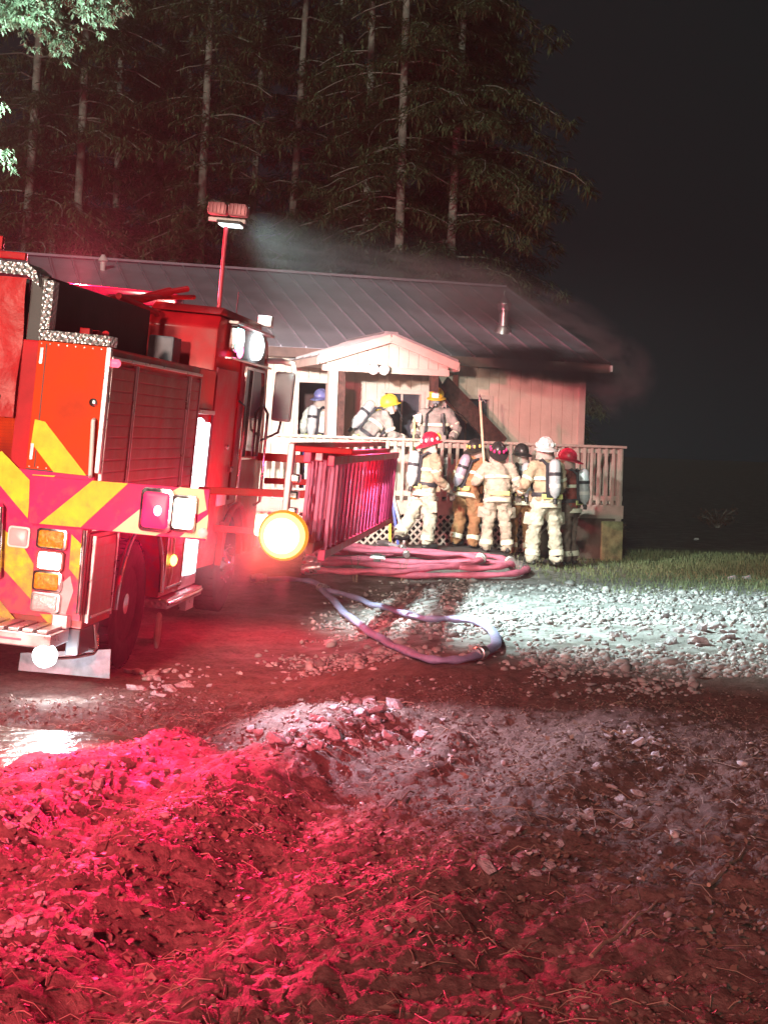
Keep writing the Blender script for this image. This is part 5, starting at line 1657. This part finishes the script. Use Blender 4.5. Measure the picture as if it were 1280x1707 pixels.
        for sx in (-1, 1):
            MB().tube([(sx * .09, -.0, .20), (sx * .12, .07, .265), (sx * .13, .20, .22), (sx * .14, .335, .08), (sx * .15, .33, -.10), (sx * .17, .22, -.20), (sx * .10, .0, -.22)], .022, 8).build('shoulder_strap', strap_m, pk, True)
        MB().lathe([(.215, -.03), (.222, 0), (.215, .03)], Matrix.Translation((0, .165, -.23)) @ Matrix.Diagonal((1, .84, 1, 1)), 26).build('waist_strap', strap_m, pk, True)
    return body


def stand(px, py, Y):
    p = at(px, py, Y)
    p.z = float(gh(np.array([p.x]), np.array([p.y]), False)[0]) + 0.012
    return p


def deckpos(x, y, z=DK):
    return hl(x, y, z + 0.005)


# in the doorway, dim
person('person in white coat and blue trousers inside the dark doorway', deckpos(-4.62, 0.75), R(-25), dict(wrL=(-.32, .12, .98), wrR=(.26, .22, 1.05)), 'white', 'blue', 'blue', None, None, True, False, 'pale', 0.12, 0.97, cuffs=False)
# stooping at the deck window in profile
person('firefighter in yellow helmet stooping before the dark window on the deck', deckpos(-4.30, -1.0), R(-72), dict(arms_world=True, elL=(-.22, .42, 1.02), elR=(.25, .42, 1.0), wrL=(-.12, .66, .98), wrR=(.14, .66, .96)), 'grey', 'grey', 'yellow', None, None, True, True, None, R(38), 1.0, 0, R(-14))
# facing the camera on the deck
person('masked firefighter in yellow helmet facing the camera on the deck', deckpos(-3.20, -1.40), R(172), dict(elL=(-.36, .02, 1.16), elR=(.36, .02, 1.18), wrL=(-.30, .24, 1.06), wrR=(.30, .22, 1.08)), 'grey', 'grey', 'yellow', None, 'white', True, True, None, R(6), 0.98, 0, R(10))
# ground, left to right
person('firefighter in red helmet standing in profile beside the red ladders', stand(704, 917, 22.5), R(-62), dict(elL=(-.26, .10, 1.15), elR=(.27, .05, 1.14), wrL=(-.16, .38, 1.05), wrR=(.20, .30, .98), knL=(-.16, -.10, .55), anL=(-.17, -.34, .22)), 'tan', 'cream', 'red', 'white', 'yellow', True, False, None, R(6), 0.96, 0, R(-12))
person('firefighter in brown coat and black helmet with yellow markers and tilted bottle', stand(776, 908, 23.15), R(-42), dict(elR=(.32, .10, 1.16), wrR=(.24, .34, 1.2), knL=(-.15, .02, .5), anL=(-.18, -.06, .12)), 'brown', 'brown', 'black', 'yellow', None, True, False, 'purple', R(14), 0.93, 0, R(-10), bottle_tilt=R(12))
person('firefighter in tan coat seen from behind without bottle, black helmet with pink markers', stand(826, 918, 22.75), R(4), dict(elL=(-.36, .0, 1.16), wrL=(-.34, .24, 1.20), elR=(.34, .0, 1.14), wrR=(.2, .25, 1.05), anL=(-.17, -.02, .10), anR=(.19, -.02, .10)), 'beige', 'beige', 'black', 'red', None, False, False, None, R(10), 0.93, 0, R(-22))
person('firefighter half hidden in shade between the tan coat and white helmet', stand(866, 910, 23.35), R(14), dict(), 'dark', 'brown', 'black', None, None, True, False, 'pale', R(5), 0.95)
person('firefighter in white helmet and cream trousers seen from behind', stand(906, 945, 22.15), R(24), dict(elL=(-.34, .02, 1.16), wrL=(-.28, .24, 1.05), elR=(.28, .02, 1.15), knL=(-.17, .02, .50), knR=(.17, .03, .5), anL=(-.21, -.02, .10), anR=(.20, -.02, .10)), 'tan', 'cream', 'white', 'white', None, True, False, None, R(4), 1.03, R(-18), 0)
person('firefighter in red helmet and maroon coat at the right end of the group', stand(946, 938, 22.95), R(62), dict(elR=(.30, .10, 1.12), wrR=(.16, .36, 1.12), elL=(-.25, .1, 1.12), wrL=(-.1, .35, 1.15)), 'maroon', 'dark', 'red', None, 'white', True, False, None, R(4), 0.97, 0, R(-6))

# pike pole held upright between the firefighters, and a halligan on the deck
p0, p1 = at(806, 765, 22.9), at(800, 668, 22.95)
d = p1 - p0
t = thing('pike_pole', 'pale wooden pike pole held upright above the firefighters', 'pike pole', Matrix.Translation(p0 - d * 1.25))
MB().tube([(0, 0, 0), d * 2.25], 0.021, 10).build('shaft', mat('pale_ash_wood', (.70, .58, .40), .55, 0, .1, 20), t, True)
MB().tube([d * 2.25, d * 2.36], [.03, .008], 8).build('pike_tip', alu, t, True)
MB().tube([d * 2.22, d * 2.27 + Vector((.05, 0, 0)), d * 2.24 + Vector((.085, 0, -.02))], .012, 8).build('hook', alu, t, True)
p0 = at(690, 735, 24.0); p1 = at(691, 700, 24.0)
t = thing('axe', 'yellow handled axe held by the masked firefighter on the deck', 'axe', Matrix.Translation(p0))
d = p1 - p0
MB().tube([d * -.9, d * 1.15], 0.018, 8).build('handle', mat('lime_handle', (.75, .78, .30), .5), t, True)
MB().prism([d * 1.1 + Vector((-.02, 0, -.05)), d * 1.1 + Vector((.10, 0, -.08)), d * 1.1 + Vector((.10, 0, .07)), d * 1.1 + Vector((-.02, 0, .04))], (0, .03, 0)).build('axe_head', alu, t, False, .005)


# ================================================================== TREES
bark_m = mat('grey_bark', (0.27, 0.24, 0.21), 0.85, 0, 0.35, 5, 0.6, 25, dist=0.04)
need_m = rnd_mat('needle_spray', [(0.12, 0.15, 0.07), (0.17, 0.20, 0.10), (0.21, 0.24, 0.13), (0.13, 0.165, 0.075)], 0.7, 0, True)
leafy_m = rnd_mat('pale_cedar_spray', [(0.16, 0.24, 0.17), (0.24, 0.33, 0.25), (0.12, 0.19, 0.12), (0.30, 0.38, 0.31)], 0.6, 0, True)


def spray_mesh(name, cs, dirs, L, Wd, m, r_, per=6):
    """little drooping needle sprays: per small blades at every point"""
    n = len(cs)
    a = r_.uniform(0, 6.283, (n, per))
    dv = dirs[:, None, :] * 0.55 + np.stack([np.cos(a), np.sin(a), r_.uniform(-.8, .25, (n, per))], -1)
    dv /= np.linalg.norm(dv, axis=-1, keepdims=True)
    sd = np.cross(dv, np.array([0, 0, 1.0])); sd /= np.linalg.norm(sd, axis=-1, keepdims=True) + 1e-6
    l = L * r_.uniform(.6, 1.3, (n, per, 1)); wd = Wd * r_.uniform(.6, 1.3, (n, per, 1))
    b = cs[:, None, :] + r_.normal(0, L * .25, (n, per, 3))
    V = np.stack([b, b + dv * l * .5 + sd * wd, b + dv * l, b + dv * l * .5 - sd * wd], 2).reshape(-1, 3)
    V[2::4, 2] -= L * .12
    F_ = np.arange(len(V)).reshape(-1, 4)
    return tri_mesh(name, V, F_, m)


def conifer(label, x, y, h, r0, seed, lean=(0, 0), low=2.5, reach=3.0, dens=1.0, group='conifers behind the house'):
    r_ = np.random.default_rng(seed)
    t = thing('conifer_tree', label, 'tree', Matrix.Translation((x, y, -0.1)), group)
    pts, rs = [], []
    for k in range(13):
        f = k / 12
        pts.append((lean[0] * h * f + .10 * math.sin(f * 5 + seed), lean[1] * h * f, h * f)); rs.append(r0 * (1 - .86 * f))
    MB().tube(pts, rs, 10).build('trunk', bark_m, t, True)
    lim = MB()
    cs, ds = [], []
    z = low
    zmax = min(h * .97, 15.5)
    while z < zmax:
        f = z / h
        c0 = Vector((lean[0] * z, lean[1] * z, z))
        for _ in range(r_.integers(2, 4)):
            a = r_.uniform(0, 6.283)
            L = reach * (1 - f) ** .7 * r_.uniform(.45, 1.1) * (0.55 + .45 * min(1, (z - low) / 3 + .25))
            ns = max(4, int(L / .3))
            prev = c0
            lp = [c0]
            for k in range(1, ns + 1):
                u = k / ns
                p = c0 + Vector((math.cos(a + .2 * math.sin(u * 3)) * L * u, math.sin(a) * L * u, L * (.16 * u - .42 * u * u) + r_.normal(0, .02)))
                lp.append(p)
                dr = p - prev
                prev = p
                if u > .08 and r_.random() < dens:
                    for q in range(5):
                        sidev = Vector((-dr.y, dr.x, 0)) * (r_.uniform(-1.1, 1.1))
                        cs.append((p + sidev + Vector((0, 0, r_.uniform(-.12, .04))))[:]); ds.append((dr.normalized() + sidev.normalized() * .7)[:] if sidev.length else dr.normalized()[:])
            lim.tube(lp, [.017 * (1 - .8 * k / len(lp)) + .004 for k in range(len(lp))], 5, False)
        z += r_.uniform(.22, .5)
    tag(lim.build('limbs', bark_m, t, True), kind='stuff')
    link('crown', spray_mesh('crown', np.array(cs), np.array(ds), .27, .018, need_m, r_, 14), t)
    return t


TREES = [  # px of trunk, distance, label, reach, density, low
    (40, 33, 'pale trunk of the leftmost conifer behind the engine tail', 2.6, .7, 4.0),
    (118, 34, 'second conifer from the left rising behind the roof', 2.6, .75, 4.0),
    (185, 40, 'slim conifer third from the left behind the roof', 2.6, .7, 3.5),
    (262, 42, 'conifer rising left of the lamp mast behind the roof', 2.8, .8, 3.2),
    (337, 35, 'straight pale trunked conifer just left of the lamp mast', 2.5, .7, 5.0),
    (420, 42, 'dark conifer rising just right of the lamp mast', 2.8, .85, 3.5),
    (482, 38, 'conifer behind the middle of the roof, right of the lamp mast', 2.6, .7, 4.0),
    (548, 44, 'dark conifer behind the porch gable', 2.8, .85, 3.0),
    (601, 36, 'slim pale trunk above the porch gable', 2.4, .65, 5.0),
    (660, 33, 'tallest pale leaning trunk above the porch roof', 2.6, .7, 5.0),
    (715, 40, 'dark conifer between the two palest trunks above the roof', 2.8, .8, 4.0),
    (757, 34, 'pale trunked conifer with wide boughs nearest the black sky', 3.8, 1.0, 4.0),
    (800, 38, 'rightmost tall conifer with boughs against the black sky', 3.6, 1.0, 2.5),
    (876, 36, 'short conifer in the smoke at the right of the roof', 2.2, .8, 1.5),
    (300, 47, 'far dark conifer deep behind the roof left of the mast', 3.4, .9, 2.5),
    (640, 48, 'far dark conifer deep behind the stove pipe', 3.4, .9, 2.5),
    (90, 46, 'far dark conifer deep behind the engine tail', 3.4, .9, 2.5),
    (955, 40, 'low dark conifer beyond the right end of the roof', 2.4, .8, 1.0),
]
for k, (px, Y, lab, rch, dn, low) in enumerate(TREES):
    p = at(px, 430, Y)
    ln = (0.035 if px < 500 else 0.02) if px != 660 else 0.035
    hh = 26 if px < 780 else (15 if px == 800 else (6.2 if px == 876 else 4.8))
    conifer(lab, p.x - 0.05 * Y * ln, Y, hh, 0.13 if hh > 20 else 0.09, 200 + k, (ln * .4, 0), low, rch, dn)


# overhanging cedar at the upper left, trunk out of frame
def near_tree():
    r_ = np.random.default_rng(5)
    t = thing('cedar_tree', 'cedar with drooping pale green sprays overhanging the upper left corner', 'tree', Matrix.Translation((-5.4, 12.4, -0.15)))
    MB().tube([(0, 0, 0), (.05, 0, 2), (.1, 0, 4.5), (.1, .05, 7), (.1, 0, 11)], [.26, .23, .19, .15, .05], 12).build('trunk', bark_m, t, True)
    lim = MB()
    cs, ds = [], []
    O = Vector((-5.4, 12.4, -0.15))
    boughs = [((0, 6.4), (212, -8)), ((0, 6.3), (185, 18)), ((0, 6.2), (132, 62)), ((0, 6.2), (108, 30)), ((0, 6.1), (60, 30)), ((0, 6.3), (160, -10)), ((0, 6.0), (20, 25)), ((0, 6.5), (100, -12)), ((0, 6.5), (50, -10)),
              ((0, 4.9), (18, 175)), ((0, 4.5), (12, 232)), ((0, 4.5), (34, 256)), ((0, 4.95), (8, 160)), ((0, 6.8), (190, -50)), ((0, 6.8), (120, -60)), ((0, 7.0), (40, -70))]
    for i, ((bx0, bz), (px, py)) in enumerate(boughs):
        tip = at(px - 28, py - (16 if i < 9 else 4), 11.6 + r_.uniform(-.5, .6)) - O
        b0 = Vector((.1, 0, bz))
        n = 12
        lp = []
        for k in range(n + 1):
            u = k / n
            p = b0.lerp(tip, u) + Vector((0, 0, .35 * math.sin(u * math.pi) * (1 if i < 9 else .4)))
            lp.append(p)
            if u > .35:
                for q in range(24 if i < 9 or i > 12 else 10):
                    dp = abs(r_.normal(0, .11)) * (1.0 if i < 9 else .45)
                    c = p + Vector((r_.normal(0, .08 if i < 9 else .04), r_.normal(0, .12), -dp))
                    cs.append(c[:]); ds.append((.25, 0, -1.1))
        lim.tube(lp, [.03 * (1 - .85 * k / n) + .003 for k in range(n + 1)], 6, False)
    tag(lim.build('limbs', bark_m, t, True), kind='stuff')
    link('crown', spray_mesh('crown', np.array(cs), np.array(ds), .055, .011, leafy_m, r_, 11), t)


near_tree()


# low scrub by the dark field edge
def shrub(label, px, py, w_, h_, seed):
    r_ = np.random.default_rng(seed)
    p = ground_at(px, py)
    t = thing('shrub', label, 'shrub', Matrix.Translation(p))
    st = MB()
    cs, ds = [], []
    for k in range(16):
        a = r_.uniform(0, 6.28); rr_ = r_.uniform(.2, 1) * w_
        tip = Vector((math.cos(a) * rr_, math.sin(a) * rr_ * .6, h_ * r_.uniform(.5, 1)))
        st.tube([(0, 0, -.03), tip * .5 + Vector((0, 0, .08)), tip], [.012, .008, .003], 5, False)
        for q in range(14):
            c = tip * r_.uniform(.35, 1) + Vector(r_.normal(0, .05, 3))
            cs.append(c[:]); ds.append((0, 0, .4))
    st.build('stems', bark_m, t, True)
    link('foliage', spray_mesh('foliage', np.array(cs), np.array(ds), .09, .018, rnd_mat('russet_leaf', [(.16, .07, .04), (.24, .11, .06), (.12, .10, .05)], .7, 0, True), r_, 5), t)


shrub('reddish brown shrub at the edge of the dark grass far right', 1195, 880, .5, .5, 1)
shrub('small dim shrub at the right corner of the deck', 1030, 898, .3, .35, 2)
shrub('low weeds against the foundation block', 985, 905, .25, .22, 3)


# tall weed stems by the hoses
def weed(label, px, py, h_, seed):
    rr_ = random.Random(seed)
    p = ground_at(px, py)
    t = thing('weed', label, 'weed', Matrix.Translation(p))
    for k in range(3):
        a = rr_.uniform(-.4, .4)
        MB().tube([(k * .02, 0, -.02), (k * .02 + a * .1, 0, h_ * .5), (k * .02 + a * .3, 0.02, h_ * rr_.uniform(.7, 1))], [.005, .004, .002], 5).build('stem', MATS['pale_bark'], t, True)


weed('thin dry weed standing before the left of the pink hoses', 590, 970, .45, 1)
weed('thin dry weed standing before the middle of the pink hoses', 668, 968, .42, 2)
weed('thin dry weed at the right bend of the pink hoses', 862, 962, .35, 3)


# grass beyond the gravel
def grass():
    n = 16000
    xy = sample(n, 1.8, 9, 18.5, 27, lambda x, y: sstep(18.5, 21, y + fbm(x, y, 0, 2, 8)) * sstep(2.0, 3.2, x + .5 * fbm(x * 2, y * 2, 0, 2, 3)))
    n = len(xy)
    z = gh(xy[:, 0], xy[:, 1])
    h_ = rng.uniform(.03, .10, n); a = rng.uniform(0, 6.28, n)
    b = np.stack([xy[:, 0], xy[:, 1], z - .005], -1)
    s_ = np.stack([np.cos(a), np.sin(a), 0 * a], -1) * .008
    tp = b + np.stack([rng.normal(0, .025, n), rng.normal(0, .025, n), h_], -1)
    V = np.stack([b - s_, b + s_, tp], 1).reshape(-1, 3)
    tag(link('grass', tri_mesh('grass', V, np.arange(n * 3).reshape(-1, 3), rnd_mat('grass_blade', [(.09, .13, .05), (.16, .20, .09), (.22, .23, .12)], .7))), 'short dark grass beyond the gravel at the right', 'grass', kind='stuff')


grass()


# ================================================================== SMOKE
def smoke(name, label, loc, scale, rot, dens, nscale, seed, col=(.62, .55, .58)):
    bm = bmesh.new()
    bmesh.ops.create_icosphere(bm, subdivisions=3, radius=1)
    me = bpy.data.meshes.new(name); bm.to_mesh(me); bm.free()
    m = bpy.data.materials.new(name + '_volume'); m.use_nodes = True
    t = m.node_tree
    t.nodes.remove(t.nodes['Principled BSDF'])
    v = t.nodes.new('ShaderNodeVolumePrincipled')
    v.inputs['Color'].default_value = (*col, 1)
    v.inputs['Anisotropy'].default_value = 0.2
    tc = t.nodes.new('ShaderNodeTexCoord')
    n = t.nodes.new('ShaderNodeTexNoise'); n.noise_dimensions = '4D'; n.inputs['W'].default_value = seed; n.inputs['Scale'].default_value = nscale; n.inputs['Detail'].default_value = 3; n.inputs['Distortion'].default_value = .6
    t.links.new(tc.outputs['Object'], n.inputs['Vector'])
    mr = t.nodes.new('ShaderNodeMapRange'); mr.inputs[1].default_value = .40; mr.inputs[2].default_value = .72; mr.inputs[4].default_value = dens
    t.links.new(n.outputs['Fac'], mr.inputs[0])
    ln = t.nodes.new('ShaderNodeVectorMath'); ln.operation = 'LENGTH'; t.links.new(tc.outputs['Object'], ln.inputs[0])
    fo = t.nodes.new('ShaderNodeMapRange'); fo.interpolation_type = 'SMOOTHSTEP'; fo.inputs[1].default_value = .95; fo.inputs[2].default_value = .25
    t.links.new(ln.outputs['Value'], fo.inputs[0])
    mu = t.nodes.new('ShaderNodeMath'); mu.operation = 'MULTIPLY'; t.links.new(mr.outputs[0], mu.inputs[0]); t.links.new(fo.outputs[0], mu.inputs[1])
    t.links.new(mu.outputs[0], v.inputs['Density'])
    t.links.new(v.outputs[0], t.nodes['Material Output'].inputs['Volume'])
    me.materials.append(m)
    o = link(name, me, None, loc, rot); o.scale = scale
    tag(o, label, 'smoke', kind='stuff')


smoke('smoke', 'thin grey smoke drifting off the right half of the roof', hl(-0.9, 1.6, 4.35), (2.9, 1.8, .75), (0, R(16), R(17)), 2.2, 2.8, 1.0, (.95, .92, .96))
smoke('smoke', 'dark smoke rolling out from under the right eave', hl(-0.9, -0.55, 3.20), (1.7, .6, .42), (0, R(4), R(17)), 18.0, 1.7, 4.0, (.14, .10, .11))
smoke('smoke', 'faint smoke hanging at the right end of the house', hl(0.45, -0.1, 3.1), (.95, 1.1, .9), (0, 0, 0), 1.8, 2.0, 7.0, (.88, .80, .82))
smoke('smoke', 'smoke wisps rising behind the roof ridge', hl(-2.6, 4.4, 5.3), (3.6, 1.0, .55), (0, R(4), R(17)), 1.6, 3.0, 9.0, (.92, .88, .92))
smoke('glow_mist', 'added mist giving the red lamp glow beside the cab', tl(0.70, 3.3, 0.65), (1.1, 1.3, 0.9), (0, 0, 0), 0.9, 1.3, 12.0, (.85, .8, .8))  # mist added to imitate the red glare by the cab
smoke('glow_mist', 'added mist giving the amber signal lamp its orange halo', tl(1.10, 1.22, 0.97), (.44, .40, .44), (0, 0, 0), 1.4, 1.0, 3.0, (.95, .9, .9))  # mist added to imitate the lamp's glare halo


# ================================================================== smoky night air
def air():
    m = bpy.data.materials.new('smoky_air'); m.use_nodes = True
    t = m.node_tree
    t.nodes.remove(t.nodes['Principled BSDF'])
    v = t.nodes.new('ShaderNodeVolumePrincipled')
    v.inputs['Color'].default_value = (.8, .78, .78, 1)
    v.inputs['Density'].default_value = HAZE
    v.inputs['Anisotropy'].default_value = 0.3
    t.links.new(v.outputs[0], t.nodes['Material Output'].inputs['Volume'])
    o = MB().box(-45, 45, -22, 60, -3, 27.5).build('haze', m)
    tag(o, 'thin smoky night air around the whole place', 'haze', kind='stuff')


HAZE = 0.0017
air()
